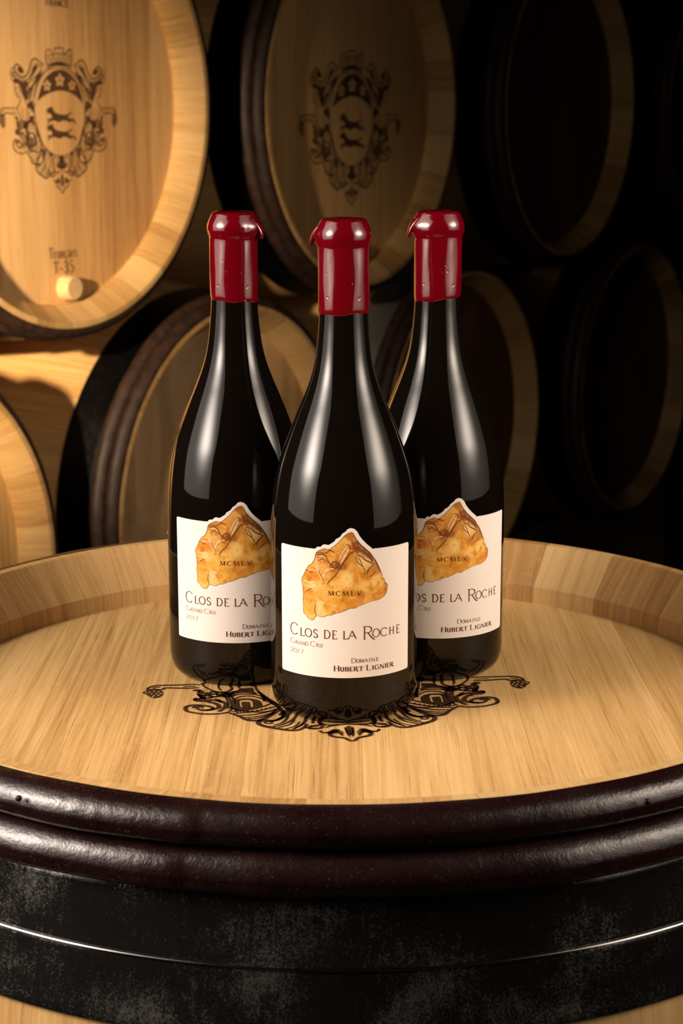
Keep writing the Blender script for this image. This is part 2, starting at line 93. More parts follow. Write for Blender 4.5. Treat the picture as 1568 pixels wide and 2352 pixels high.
ROCK_COLOURS = [(3.9,114.0,0.366,0.162,0.03),(7.7,109.0,0.182,0.056,0.008),(14.4,103.1,0.165,0.047,0.006),(1.2,109.1,0.655,0.437,0.138),(-6.3,104.1,0.59,0.304,0.047),(-3.0,102.5,0.499,0.217,0.03),(-9.6,98.4,0.499,0.198,0.03),(-7.4,96.3,0.366,0.13,0.017),(-12.9,102.6,0.528,0.237,0.047),(-14.0,97.6,0.724,0.497,0.215),(3.4,105.3,0.366,0.115,0.012),(0.2,99.8,0.499,0.217,0.03),(-2.0,96.4,0.255,0.077,0.008),(6.1,99.7,0.59,0.354,0.08),(11.6,98.3,0.797,0.667,0.425),(14.4,96.4,0.724,0.562,0.285),(17.9,93.3,0.499,0.217,0.038),(-18.7,91.0,0.655,0.281,0.03),(-20.5,88.0,0.59,0.198,0.012),(-16.4,87.9,0.655,0.304,0.038),(-12.4,93.2,0.622,0.354,0.107),(-23.0,84.9,0.724,0.408,0.122),(-18.7,84.3,0.834,0.705,0.425),(-21.8,80.6,0.655,0.304,0.057),(-14.1,84.8,0.724,0.529,0.215),(-7.4,89.6,0.622,0.354,0.068),(-2.0,90.9,0.724,0.497,0.156),(1.3,89.2,0.834,0.705,0.365),(6.1,93.0,0.655,0.381,0.068),(8.8,89.0,0.59,0.304,0.03),(13.3,90.4,0.559,0.259,0.023),(19.1,86.5,0.797,0.631,0.285),(22.2,84.5,0.76,0.529,0.138),(24.8,83.0,0.499,0.198,0.023),(20.4,80.8,0.655,0.354,0.057),(17.4,78.9,0.689,0.408,0.093),(11.6,83.9,0.797,0.596,0.215),(8.9,79.6,0.528,0.237,0.03),(5.0,75.8,0.59,0.304,0.047),(0.2,76.5,0.655,0.354,0.038),(-5.2,73.6,0.689,0.408,0.057),(-9.6,71.7,0.655,0.381,0.057),(-4.7,78.6,0.724,0.467,0.093),(-9.6,80.6,0.724,0.467,0.107),(-14.1,78.1,0.689,0.437,0.107),(-20.0,76.4,0.724,0.408,0.08),(-21.8,72.8,0.724,0.437,0.122),(-17.6,73.3,0.689,0.354,0.08),(-14.1,72.5,0.834,0.705,0.425),(-18.8,68.7,0.724,0.408,0.057),(-19.4,65.2,0.797,0.596,0.215),(-13.0,68.1,0.797,0.667,0.365),(-7.4,69.6,0.724,0.497,0.138),(-2.0,72.0,0.655,0.381,0.057),(14.5,76.9,0.724,0.467,0.122),(-5.2,84.2,0.76,0.529,0.174)]
ROCK_DARK = [(0.3,[(6.53,101.86),(7.73,98.49),(9.38,96.75),(11.05,95.0),(12.17,92.7)]),(0.45,[(7.18,102.66),(10.48,101.12),(12.15,99.35),(14.42,98.08),(16.15,97.1),(17.91,96.66)]),(0.3,[(17.91,96.66),(15.58,94.66),(13.87,92.58),(13.03,89.87)]),(0.8,[(8.27,105.1),(11.58,103.81),(14.41,101.4),(16.73,97.88)]),(0.6,[(3.4,103.6),(1.25,100.31),(-0.89,97.0),(-3.04,93.66)]),(0.55,[(-15.45,101.87),(-13.46,102.58),(-11.77,102.42),(-10.11,101.14),(-9.45,99.41)]),(0.5,[(-9.45,99.41),(-7.37,96.85),(-5.2,94.71),(-3.58,95.31),(-2.94,96.98),(-4.66,98.6),(-6.55,97.99),(-6.83,96.32)]),(0.4,[(-9.0,105.61),(-7.36,105.13),(-5.19,103.83)]),(0.3,[(4.46,110.73),(5.28,107.96),(6.09,105.18),(3.4,103.6)]),(0.3,[(-22.37,92.83),(-20.52,91.93),(-18.71,91.02)]),(0.25,[(7.18,100.73),(9.1,99.53),(10.49,96.14),(11.61,93.85)]),(0.3,[(16.74,96.21),(13.3,92.62),(11.06,90.56)]),(0.35,[(-15.74,102.95),(-13.45,103.68),(-10.66,103.32),(-7.91,105.11)]),(0.3,[(1.25,108.86),(3.39,108.01),(2.86,105.81)]),(0.35,[(-2.51,94.77),(-4.66,90.85),(-7.93,87.4),(-9.58,85.09)]),(0.3,[(-15.18,98.02),(-12.9,99.85),(-10.66,99.45)]),(0.3,[(-5.2,97.48),(-3.85,96.13),(-5.2,95.54)]),(0.25,[(-14.62,93.07),(-13.49,90.39),(-11.8,87.73)]),(0.25,[(-23.06,79.34),(-21.18,80.7),(-18.75,82.1)]),(0.25,[(-16.41,72.84),(-17.01,69.42),(-16.14,66.42)]),(0.3,[(14.45,89.2),(16.76,90.1),(18.52,92.15)]),(0.5,[(5.55,105.75),(7.17,106.8),(9.36,105.59)]),(0.4,[(8.26,107.85),(7.17,106.24),(7.72,103.46)])]
ROCK_PALE = [(0.5,[(3.12,106.91),(0.71,102.53),(-1.7,97.55)]),(0.5,[(-16.34,95.14),(-14.62,92.52),(-12.93,88.21)]),(0.5,[(-12.64,88.23),(-10.68,92.25),(-9.57,93.7),(-5.2,94.71)]),(0.4,[(-23.67,85.97),(-19.94,85.32),(-16.96,86.19)]),(0.45,[(7.18,101.28),(8.83,97.89),(11.05,94.44)]),(0.5,[(17.32,96.16),(14.44,93.64),(12.18,91.59)]),(0.4,[(-14.6,101.38),(-11.22,101.63),(-10.39,100.02)]),(0.4,[(-15.83,73.46),(-14.11,71.38),(-14.69,68.52)]),(0.4,[(-21.44,91.83),(-18.7,93.24),(-16.35,92.37)]),(0.35,[(1.78,108.03),(-0.9,103.63),(-2.51,99.75)])]
LABEL_TEXT = {'clos': [('C',-33.86,-28.18,1),('L',-26.61,-23.83),('O',-23.19,-19.1),('S',-17.96,-15.19),('D',-11.54,-7.98),('E',-6.77,-4.04),('L',-0.51,2.2),('A',2.52,7.05),('R',10.87,18.21,1),('O',16.9,21.14),('C',21.88,26.3),('H',27.79,31.38),('E',33.12,35.93)],'grand': [('G',-33.91,-30.27,1),('R',-29.84,-27.73),('A',-27.73,-25.43),('N',-25.17,-23.35),('D',-23.09,-21.2),('C',-19.79,-16.73,1),('R',-16.2,-14.46),('U',-14.17,-12.46)],'2017': [('2',-33.95,-31.79),('0',-31.27,-28.88),('1',-28.18,-27.41),('7',-26.53,-24.34)],'domaine': [('D',4.11,6.85,1),('O',7.18,8.85),('M',9.18,11.53),('A',11.76,13.93),('I',14.62,15.32),('N',15.78,18.28),('E',18.88,20.9)],'hubert': [('H',-5.91,-2.63,1),('U',-2.25,0.09),('B',0.63,2.81),('E',3.25,5.21),('R',5.65,8.3),('T',8.52,11.32),('L',12.91,15.8,1),('I',16.27,17.88),('G',18.29,20.99),('N',21.36,24.43),('I',24.82,25.88),('E',26.15,28.21),('R',28.49,31.17)],'mcmlv': [('M',-8.93,-5.87),('C',-4.4,-1.97),('M',-0.78,2.61),('L',3.96,6.13),('V',7.5,9.98)]}

# ------------------------------------------------------------------ mesh helpers
def tag(o, label, cat, group=None):
    o['label'] = label
    o['category'] = cat
    if group:
        o['group'] = group
    return o


def mesh(name, verts, faces, mat=None, smooth=False, sharp=None):
    m = bpy.data.meshes.new(name)
    m.from_pydata([tuple(v) for v in verts], [], faces)
    m.validate()
    if mat:
        m.materials.append(mat)
    if smooth:
        m.polygons.foreach_set('use_smooth', [True] * len(m.polygons))
        if sharp is not None:
            m.set_sharp_from_angle(angle=math.radians(sharp))
    m.update()
    return m


def put(name, me, parent=None, loc=(0, 0, 0), rot=(0, 0, 0)):
    o = bpy.data.objects.new(name, me)
    C.objects.link(o)
    if parent:
        o.parent = parent
    o.location = loc
    o.rotation_euler = rot
    return o


def empty(name, mat4):
    o = bpy.data.objects.new(name, None)
    o.empty_display_size = 0.05
    C.objects.link(o)
    o.matrix_world = mat4
    return o


def catmull(pts, n=5, closed=False):
    if len(pts) < 3:
        return [Vector(p) for p in pts]
    P = [Vector(p) for p in pts]
    out = []
    k = len(P)
    rng = range(k) if closed else range(k - 1)
    for i in rng:
        p1, p2 = P[i], P[(i + 1) % k]
        p0 = P[(i - 1) % k] if (closed or i > 0) else p1
        p3 = P[(i + 2) % k] if (closed or i + 2 < k) else p2
        for j in range(n):
            t = j / n
            out.append(0.5 * ((2 * p1) + (p2 - p0) * t + (2 * p0 - 5 * p1 + 4 * p2 - p3) * t * t
                              + (3 * p1 - p0 - 3 * p2 + p3) * t ** 3))
    if not closed:
        out.append(P[-1])
    return out


class Flat:
    """Collects flat ink in a 2-D plane: ribbons and filled outlines."""
    def __init__(self):
        self.v, self.f = [], []

    def ribbon(self, pts, w, taper=False):
        n = len(pts)
        if n < 2:
            return
        b = len(self.v)
        for i, p in enumerate(pts):
            a = pts[max(i - 1, 0)]
            c = pts[min(i + 1, n - 1)]
            d = Vector((c[0] - a[0], c[1] - a[1]))
            d = d.normalized() if d.length > 1e-9 else Vector((1, 0))
            ww = w[i] if isinstance(w, (list, tuple)) else w
            if taper:
                ww *= 0.62 + 0.38 * math.sin(PI * min(max((i + 0.6) / n, 0.06), 0.94))
            h = ww / 2
            self.v.append((p[0] - d.y * h, p[1] + d.x * h))
            self.v.append((p[0] + d.y * h, p[1] - d.x * h))
        for i in range(n - 1):
            self.f.append((b + 2 * i, b + 2 * i + 1, b + 2 * i + 3, b + 2 * i + 2))

    def fill(self, outer, holes=()):
        loops = [[Vector((p[0], p[1], 0)) for p in outer]] + [[Vector((p[0], p[1], 0)) for p in h] for h in holes]
        flat = [p for l in loops for p in l]
        b = len(self.v)
        self.v += [(p.x, p.y) for p in flat]
        for t in tessellate_polygon(loops):
            a, c, d = (flat[i] for i in t)
            area = (c.x - a.x) * (d.y - a.y) - (d.x - a.x) * (c.y - a.y)
            self.f.append(tuple(b + i for i in (t if area > 0 else t[::-1])))


def lathe(profile, seg=96, cap_top=False, cap_bottom=False, warp=None):
    """profile: (r, z) from bottom to top, turned about local z."""
    v, f = [], []
    n = len(profile)
    for i in range(seg):
        a = 2 * PI * i / seg
        for (r, z) in profile:
            if warp:
                r, z = warp(a, r, z)
            v.append((r * math.cos(a), r * math.sin(a), z))
    for i in range(seg):
        j = (i + 1) % seg
        for k in range(n - 1):
            f.append((i * n + k, j * n + k, j * n + k + 1, i * n + k + 1))
    if cap_bottom:
        f.append(tuple(i * n for i in reversed(range(seg))))
    if cap_top:
        f.append(tuple(i * n + n - 1 for i in range(seg)))
    return v, f


# ------------------------------------------------------------------ materials
def new_mat(name):
    m = bpy.data.materials.new(name)
    m.use_nodes = True
    nt = m.node_tree
    return m, nt, nt.nodes['Principled BSDF'], nt.links


def N(nt, kind, **kw):
    n = nt.nodes.new('ShaderNode' + kind)
    for k, v in kw.items():
        setattr(n, k, v)
    return n


def ramp(nt, src, stops):
    r = N(nt, 'ValToRGB')
    nt.links.new(src, r.inputs[0])
    e = r.color_ramp.elements
    while len(e) < len(stops):
        e.new(0.5)
    for el, (p, c) in zip(e, stops):
        el.position = p
        el.color = c if len(c) == 4 else (*c, 1)
    return r.outputs['Color']


def noise(nt, vec, scale, detail=3, rough=0.55, dist=0.0):
    mp = N(nt, 'Mapping')
    mp.inputs['Scale'].default_value = scale
    nt.links.new(vec, mp.inputs['Vector'])
    t = N(nt, 'TexNoise')
    t.inputs['Scale'].default_value = 1.0
    t.inputs['Detail'].default_value = detail
    t.inputs['Roughness'].default_value = rough
    t.inputs['Distortion'].default_value = dist
    nt.links.new(mp.outputs[0], t.inputs['Vector'])
    return t.outputs['Fac']


def math_(nt, op, a, b=None, c=None):
    m = N(nt, 'Math', operation=op)
    for i, s in enumerate((a, b, c)):
        if s is None:
            continue
        if isinstance(s, (int, float)):
            m.inputs[i].default_value = s
        else:
            nt.links.new(s, m.inputs[i])
    return m.outputs[0]


def mixc(nt, fac, a, b, blend='MIX'):
    m = N(nt, 'Mix', data_type='RGBA', blend_type=blend)
    for key, s in (('Factor', fac), ('A', a), ('B', b)):
        sock = [i for i in m.inputs if i.name == key and i.enabled and (key == 'Factor' or i.type == 'RGBA')][0]
        if isinstance(s, (int, float)):
            sock.default_value = s
        elif isinstance(s, tuple):
            sock.default_value = (*s, 1) if len(s) == 3 else s
        else:
            nt.links.new(s, sock)
    return [o for o in m.outputs if o.type == 'RGBA'][0]


def bump(nt, height, strength, dist):
    b = N(nt, 'Bump')
    b.inputs['Strength'].default_value = strength
    b.inputs['Distance'].default_value = dist
    nt.links.new(height, b.inputs['Height'])
    return b.outputs[0]


def oak(name, axis, dark, mid, light, aged=0.0, rough=0.55, tint=0.14, radial=False):
    m, nt, p, L = new_mat(name)
    tc = N(nt, 'TexCoord')
    oi = N(nt, 'ObjectInfo')
    off = N(nt, 'CombineXYZ')
    for k in range(3):
        L.new(math_(nt, 'MULTIPLY', oi.outputs['Random'], 37.0 + 11 * k), off.inputs[k])
    add = N(nt, 'VectorMath', operation='ADD')
    L.new(tc.outputs['Object'], add.inputs[0])
    L.new(off.outputs[0], add.inputs[1])
    co = add.outputs[0]

    def sc(across, along):
        s = [across, across, across]
        s[axis] = along
        if radial:
            s[0] = along * 3      # stave: local x points out from the barrel's axis
        return tuple(s)
    streak = noise(nt, co, sc(330, 5), 5, 0.62, 0.25)
    coarse = noise(nt, co, sc(26, 1.6), 4, 0.55, 0.4)
    pores = noise(nt, co, sc(1300, 13), 3, 0.6, 0.15)
    fleck = noise(nt, co, sc(150, 75), 3, 0.6, 1.4)
    blotch = noise(nt, co, sc(11, 6), 4, 0.6, 0.5)
    wavy = noise(nt, co, sc(150, 4.5), 4, 0.6, 1.1)
    t = math_(nt, 'MULTIPLY_ADD', streak, 0.52, math_(nt, 'MULTIPLY', coarse, 0.40))
    t = math_(nt, 'MULTIPLY_ADD', wavy, 0.34, t)
    t = math_(nt, 'MULTIPLY_ADD', oi.outputs['Random'], tint, math_(nt, 'SUBTRACT', t, tint / 2))
    col = ramp(nt, t, [(0.42, dark), (0.60, mid), (0.80, light)])
    pf = ramp(nt, pores, [(0.60, (0, 0, 0)), (0.70, (1, 1, 1))])
    col = mixc(nt, math_(nt, 'MULTIPLY', pf, 0.6), col, (dark[0] * 0.62, dark[1] * 0.55, dark[2] * 0.45))
    ff = ramp(nt, fleck, [(0.58, (0, 0, 0)), (0.66, (1, 1, 1))])
    col = mixc(nt, math_(nt, 'MULTIPLY', ff, 0.22), col, light)
    if aged:
        bf = ramp(nt, blotch, [(0.42, (0, 0, 0)), (0.68, (1, 1, 1))])
        col = mixc(nt, math_(nt, 'MULTIPLY', bf, aged), col, (dark[0] * 0.35, dark[1] * 0.28, dark[2] * 0.2))
    L.new(col, p.inputs['Base Color'])
    p.inputs['Roughness'].default_value = rough
    p.inputs['Specular IOR Level'].default_value = 0.3
    h = math_(nt, 'SUBTRACT', math_(nt, 'MULTIPLY', streak, 0.6), math_(nt, 'MULTIPLY', pf, 0.5))
    L.new(bump(nt, h, 0.35, 0.0006), p.inputs['Normal'])
    return m


M_HEAD = oak('oak_head', 1, (0.34, 0.165, 0.048), (0.575, 0.345, 0.124), (0.74, 0.475, 0.205))
M_STAVE = oak('oak_stave', 2, (0.38, 0.20, 0.062), (0.54, 0.32, 0.117), (0.66, 0.425, 0.18), tint=0.34, radial=True)
M_HEAD_WARM = oak('oak_head_warm', 1, (0.40, 0.20, 0.07), (0.60, 0.335, 0.125), (0.72, 0.445, 0.195), tint=0.26)
M_HEAD_AGED = oak('oak_head_aged', 1, (0.42, 0.235, 0.10), (0.62, 0.37, 0.17), (0.72, 0.46, 0.24), aged=0.45)
M_HEAD_DARK = oak('oak_head_dark', 1, (0.11, 0.045, 0.028), (0.19, 0.085, 0.05), (0.27, 0.13, 0.08), aged=0.4)  # darker, redder oak for the heads at the right of the stack
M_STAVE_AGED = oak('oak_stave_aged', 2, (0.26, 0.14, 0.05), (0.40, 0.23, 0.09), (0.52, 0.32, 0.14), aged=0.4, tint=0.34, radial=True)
M_BUNG = oak('bung_wood', 2, (0.48, 0.28, 0.11), (0.60, 0.38, 0.17), (0.70, 0.47, 0.24))


def chestnut(name, base, pale, gloss, fleck_amt):
    m, nt, p, L = new_mat(name)
    tc = N(nt, 'TexCoord')
    co = tc.outputs['Object']
    a = noise(nt, co, (60, 60, 60), 5, 0.65)
    b = noise(nt, co, (14, 14, 30), 3, 0.6)
    c = noise(nt, co, (900, 900, 900), 2, 0.5)
    col = ramp(nt, a, [(0.35, base), (0.75, pale)])
    fl = ramp(nt, c, [(0.66, (0, 0, 0)), (0.72, (1, 1, 1))])
    col = mixc(nt, math_(nt, 'MULTIPLY', fl, fleck_amt), col, (0.16, 0.07, 0.05))
    L.new(col, p.inputs['Base Color'])
    r = ramp(nt, b, [(0.3, (gloss,) * 3), (0.75, (gloss + 0.18,) * 3)])
    L.new(r, p.inputs['Roughness'])
    p.inputs['Specular IOR Level'].default_value = 0.55
    h = math_(nt, 'ADD', math_(nt, 'MULTIPLY', a, 0.8), math_(nt, 'MULTIPLY', c, 0.12))
    L.new(bump(nt, h, 0.5, 0.002), p.inputs['Normal'])
    return m


M_HOOPWOOD = chestnut('chestnut_hoop_dark', (0.0085, 0.0022, 0.0022), (0.016, 0.0055, 0.0050), 0.20, 0.5)
M_HOOPWOOD_AGED = chestnut('chestnut_hoop_aged', (0.014, 0.0065, 0.0045), (0.065, 0.026, 0.012), 0.5, 0.3)


def iron(name, base, speck, rough):
    m, nt, p, L = new_mat(name)
    tc = N(nt, 'TexCoord')
    co = tc.outputs['Object']
    big = noise(nt, co, (22, 22, 30), 4, 0.6)
    fine = noise(nt, co, (1100, 1100, 1000), 3, 0.7)
    strk = noise(nt, co, (420, 420, 30), 3, 0.6)
    s = math_(nt, 'MULTIPLY_ADD', fine, 0.55, math_(nt, 'MULTIPLY', big, 0.42))
    s = math_(nt, 'MULTIPLY_ADD', strk, 0.16, s)
    sp = ramp(nt, s, [(0.59, (0, 0, 0)), (0.70, (1, 1, 1))])
    L.new(mixc(nt, sp, base, speck), p.inputs['Base Color'])
    p.inputs['Metallic'].default_value = 0.85
    L.new(math_(nt, 'MULTIPLY_ADD', sp, 0.12, rough), p.inputs['Roughness'])
    L.new(bump(nt, s, 0.12, 0.0006), p.inputs['Normal'])
    return m


M_IRON = iron('galvanised_iron', (0.045, 0.042, 0.04), (0.34, 0.325, 0.30), 0.14)
M_IRON_BLACK = iron('black_iron', (0.010, 0.010, 0.010), (0.035, 0.034, 0.033), 0.36)
M_IRON_GREY = iron('grey_iron', (0.34, 0.34, 0.33), (0.62, 0.61, 0.59), 0.42)

M_IRON_EDGE, nt, p, L = new_mat('polished_iron_edge')
p.inputs['Base Color'].default_value = (0.42, 0.41, 0.40, 1)
p.inputs['Metallic'].default_value = 1.0
p.inputs['Roughness'].default_value = 0.14
M_BURN, nt, p, L = new_mat('burnt_mark')
tc = N(nt, 'TexCoord')
bn = noise(nt, tc.outputs['Object'], (700, 60, 60), 3, 0.6)
L.new(ramp(nt, bn, [(0.35, (0.022, 0.009, 0.004)), (0.7, (0.07, 0.028, 0.010))]), p.inputs['Base Color'])
p.inputs['Roughness'].default_value = 0.6
p.inputs['Specular IOR Level'].default_value = 0.2
M_BURN_SOFT, nt, p, L = new_mat('branded_mark')
tc = N(nt, 'TexCoord')
bn = noise(nt, tc.outputs['Object'], (500, 40, 40), 3, 0.6)
L.new(ramp(nt, bn, [(0.35, (0.055, 0.022, 0.007)), (0.7, (0.10, 0.043, 0.014))]), p.inputs['Base Color'])
p.inputs['Roughness'].default_value = 0.7

M_GLASS, nt, p, L = new_mat('dark_bottle_glass')
p.inputs['Base Color'].default_value = (0.0035, 0.0024, 0.0018, 1)
p.inputs['Roughness'].default_value = 0.035
p.inputs['IOR'].default_value = 1.36

M_WAX, nt, p, L = new_mat('red_sealing_wax')
tc = N(nt, 'TexCoord')
vo = N(nt, 'TexVoronoi', feature='F1')
vo.inputs['Scale'].default_value = 260.0
L.new(tc.outputs['Object'], vo.inputs['Vector'])
sel = noise(nt, tc.outputs['Object'], (190, 190, 120), 1, 0.4)
pit = math_(nt, 'MULTIPLY', ramp(nt, vo.outputs['Distance'], [(0.10, (1, 1, 1)), (0.26, (0, 0, 0))]),
            ramp(nt, sel, [(0.54, (0, 0, 0)), (0.62, (1, 1, 1))]))
wave = noise(nt, tc.outputs['Object'], (70, 70, 45), 2, 0.5)
hh = math_(nt, 'SUBTRACT', math_(nt, 'MULTIPLY', wave, 0.9), math_(nt, 'MULTIPLY', pit, 0.5))
L.new(bump(nt, hh, 0.45, 0.0009), p.inputs['Normal'])
p.inputs['Base Color'].default_value = (0.115, 0.0006, 0.0042, 1)
p.inputs['Roughness'].default_value = 0.13
p.inputs['IOR'].default_value = 1.5
p.inputs['Specular IOR Level'].default_value = 0.6
p.inputs['Coat Weight'].default_value = 0.6
p.inputs['Coat Roughness'].default_value = 0.05

M_PAPER, nt, p, L = new_mat('label_paper')
tc = N(nt, 'TexCoord')
pn = noise(nt, tc.outputs['Object'], (1500, 1500, 1500), 3, 0.6)
L.new(bump(nt, pn, 0.35, 0.0004), p.inputs['Normal'])
p.inputs['Base Color'].default_value = (0.735, 0.690, 0.650, 1)
p.inputs['Roughness'].default_value = 0.75
p.inputs['Specular IOR Level'].default_value = 0.25

M_ROCK, nt, p, L = new_mat('watercolour_rock')
at = N(nt, 'Attribute', attribute_name='tone')
tc = N(nt, 'TexCoord')
w1 = noise(nt, tc.outputs['Object'], (260, 260, 260), 5, 0.65, 0.6)
w2 = noise(nt, tc.outputs['Object'], (900, 900, 900), 4, 0.7)
c = mixc(nt, math_(nt, 'MULTIPLY', ramp(nt, w1, [(0.50, (0, 0, 0)), (0.64, (1, 1, 1))]), 0.62), at.outputs['Color'],
         (0.80, 0.55, 0.24))
c = mixc(nt, math_(nt, 'MULTIPLY', ramp(nt, w1, [(0.34, (1, 1, 1)), (0.47, (0, 0, 0))]), 0.68), c, (0.40, 0.13, 0.02))
c = mixc(nt, math_(nt, 'MULTIPLY', ramp(nt, w2, [(0.52, (0, 0, 0)), (0.66, (1, 1, 1))]), 0.30), c, (0.40, 0.165, 0.035))
c = mixc(nt, 1.0, c, (0.96, 0.79, 0.50), 'MULTIPLY')
L.new(c, p.inputs['Base Color'])
p.inputs['Roughness'].default_value = 0.72
p.inputs['Specular IOR Level'].default_value = 0.25


def ink(name, col):
    m, nt, p, L = new_mat(name)
    p.inputs['Base Color'].default_value = (*col, 1)
    p.inputs['Roughness'].default_value = 0.7
    p.inputs['Specular IOR Level'].default_value = 0.2
    return m


M_INK = ink('burgundy_ink', (0.085, 0.016, 0.013))
M_INK_PALE = ink('pale_brown_ink', (0.36, 0.17, 0.11))
M_INK_BLACK = ink('black_brown_ink', (0.055, 0.016, 0.010))
M_INK_CREASE = ink('crease_ink', (0.15, 0.052, 0.013))
M_INK_LIGHT = ink('light_wash', (0.78, 0.60, 0.38))
M_NAIL, nt, p, L = new_mat('bright_steel')
p.inputs['Base Color'].default_value = (0.6, 0.58, 0.55, 1)
p.inputs['Metallic'].default_value = 1.0
p.inputs['Roughness'].default_value = 0.3


def stone(name, a, b):
    m, nt, p, L = new_mat(name)
    tc = N(nt, 'TexCoord')
    s = noise(nt, tc.outputs['Object'], (3, 3, 3), 8, 0.65)
    L.new(ramp(nt, s, [(0.35, a), (0.7, b)]), p.inputs['Base Color'])
    p.inputs['Roughness'].default_value = 0.9
    L.new(bump(nt, s, 0.6, 0.02), p.inputs['Normal'])
    return m


M_FLOOR = stone('cellar_floor', (0.035, 0.025, 0.017), (0.07, 0.05, 0.034))
M_WALL = stone('cellar_wall', (0.025, 0.018, 0.012), (0.05, 0.037, 0.026))

# ------------------------------------------------------------------ the setting
PHI = 1.000259
U = Vector((math.cos(PHI), math.sin(PHI), 0))
NRM = Vector((math.sin(PHI), -math.cos(PHI), 0))
RIM_Z, LEN = 0.0388, 0.88
BASE = LEN - RIM_Z            # head plane above the far end of a barrel
FLOOR = -BASE


def box(name, mat4, size, mat):
    x, y, z = (s / 2 for s in size)
    v = [(sx * x, sy * y, sz * z) for sx in (-1, 1) for sy in (-1, 1) for sz in (-1, 1)]
    f = [(0, 1, 3, 2), (4, 6, 7, 5), (0, 4, 5, 1), (2, 3, 7, 6), (0, 2, 6, 4), (1, 5, 7, 3)]
    o = put(name, mesh(name, v, f, mat))
    o.matrix_world = mat4
    o['kind'] = 'structure'
    return o


ROW = Matrix((
    (U.x, 0, NRM.x, 0), (U.y, 0, NRM.y, 0), (0, 1, 0, 0), (0, 0, 0, 1)))   # columns: along row, up, out of the heads
box('floor', Matrix.Translation((0.4, 1.2, FLOOR - 0.05)), (9, 9, 0.1), M_FLOOR)
wc = Vector((0.05, 1.9, FLOOR + 1.5)) - NRM * 1.35
box('wall_back', Matrix.Translation(wc) @ ROW, (9, 3.0, 0.2), M_WALL)

# ------------------------------------------------------------------ barrels
R_END, R_BILGE = 0.283, 0.330
Z_MID = RIM_Z - LEN / 2


def r_out(z):
    return R_BILGE - (R_BILGE - R_END) * ((z - Z_MID) / (LEN / 2)) ** 2


def stave_mesh(name, width, mat, seg=5):
    top = [(0.2535, -0.012), (0.2538, -0.001), (0.2550, 0.0118), (0.2748, 0.0382),
           (0.2755, RIM_Z), (0.2822, RIM_Z), (0.2830, 0.0380)]
    prof = list(top)
    for k in range(1, 22):
        z = 0.0380 - (LEN - 0.0008) * k / 22
        prof.append((r_out(z), z))
    zb = RIM_Z - LEN
    prof += [(0.2830, zb + 0.0006), (0.2822, zb), (0.262, zb), (0.262, zb + 0.05)]
    for k in range(1, 5):
        z = zb + 0.05 + (LEN - 0.09) * k / 5
        prof.append((r_out(z) - 0.026, z))
    n = len(prof)
    v, f = [], []
    for i in range(seg + 1):
        t = i / seg
        for (r, z) in prof:
            g = 0.00003 / r
            a = -width / 2 + g + (width - 2 * g) * t
            rr = r - (0.00015 if i in (0, seg) else 0)
            v.append((rr * math.cos(a), rr * math.sin(a), z))
    for i in range(seg):
        for k in range(n):
            k2 = (k + 1) % n
            f.append((i * n + k, i * n + k2, (i + 1) * n + k2, (i + 1) * n + k))
    f.append(tuple(range(n))[::-1])
    f.append(tuple(seg * n + k for k in range(n)))
    return mesh(name, v, f, mat, smooth=True, sharp=7)


WIDTHS = [1.0, 0.82, 1.16]
order = [random.randrange(3) for _ in range(26)]
unit = 2 * PI / sum(WIDTHS[k] for k in order)
STAVES = {m.name: [stave_mesh('stave', w * unit, m) for w in WIDTHS] for m in (M_STAVE, M_STAVE_AGED)}


def board_mesh(x0, x1, mat, R=0.2600, thick=0.022):
    g, ch = 0.00004, 0.00018
    x0, x1 = max(x0, -R + 1e-4) + g, min(x1, R - 1e-4) - g
    n = 12
    xs = [x0] + [x0 + ch + (x1 - x0 - 2 * ch) * k / n for k in range(n + 1)] + [x1]
    v, f = [], []
    for i, x in enumerate(xs):
        h = math.sqrt(max(R * R - x * x, 0))
        z = -ch if i in (0, len(xs) - 1) else 0.0
        v += [(x, -h, -thick), (x, -h, z), (x, h, z), (x, h, -thick)]
    for i in range(len(xs) - 1):
        a, b = 4 * i, 4 * i + 4
        f += [(a, b, b + 1, a + 1), (a + 1, b + 1, b + 2, a + 2), (a + 2, b + 2, b + 3, a + 3), (a + 3, b + 3, b, a)]
    f += [(0, 1, 2, 3), tuple(4 * (len(xs) - 1) + k for k in (3, 2, 1, 0))]
    return mesh('head_board', v, f, mat)


BOARD_SETS = {}


def boards(cuts, mat):
    key = (tuple(cuts), mat.name)
    if key not in BOARD_SETS:
        BOARD_SETS[key] = [board_mesh(a, b, mat) for a, b in zip(cuts, cuts[1:])]
    return BOARD_SETS[key]


def wood_hoop_mesh(z_top, height, proud, mat, seed, lap_end=1.0, seg=160):
    """A split chestnut hoop: half-round, uneven, its two ends overlapping."""
    rnd = random.Random(seed)
    ph = [rnd.uniform(0, 6.28) for _ in range(6)]
    prof = []
    for k in range(19):
        t = -PI / 2 + PI * k / 18
        c = max(0.0, math.cos(t)) ** 0.75
        prof.append((c - (0.05 if k == 7 else 0.0), math.sin(t)))     # k == 7: the split line along the rod
    zc = z_top - height / 2

    def warp(a, c, s):
        wob = 0.5 * math.sin(3 * a + ph[0]) + 0.35 * math.sin(7 * a + ph[1]) + 0.3 * math.sin(13 * a + ph[2]) \
            + 0.25 * math.sin(29 * a + ph[3])
        h = height * (1 + 0.03 * wob)
        z = zc + 0.0006 * math.sin(2 * a + ph[4]) + s * h / 2
        lap = 0.0013 if ((lap_end - a) % (2 * PI)) < 0.5 else 0.0
        return r_out(z) - 0.0005 + (proud + lap + 0.0009 * wob) * c, z
    v, f = lathe(prof, seg=seg, warp=warp)
    return mesh('chestnut_hoop', v, f, mat, smooth=True)


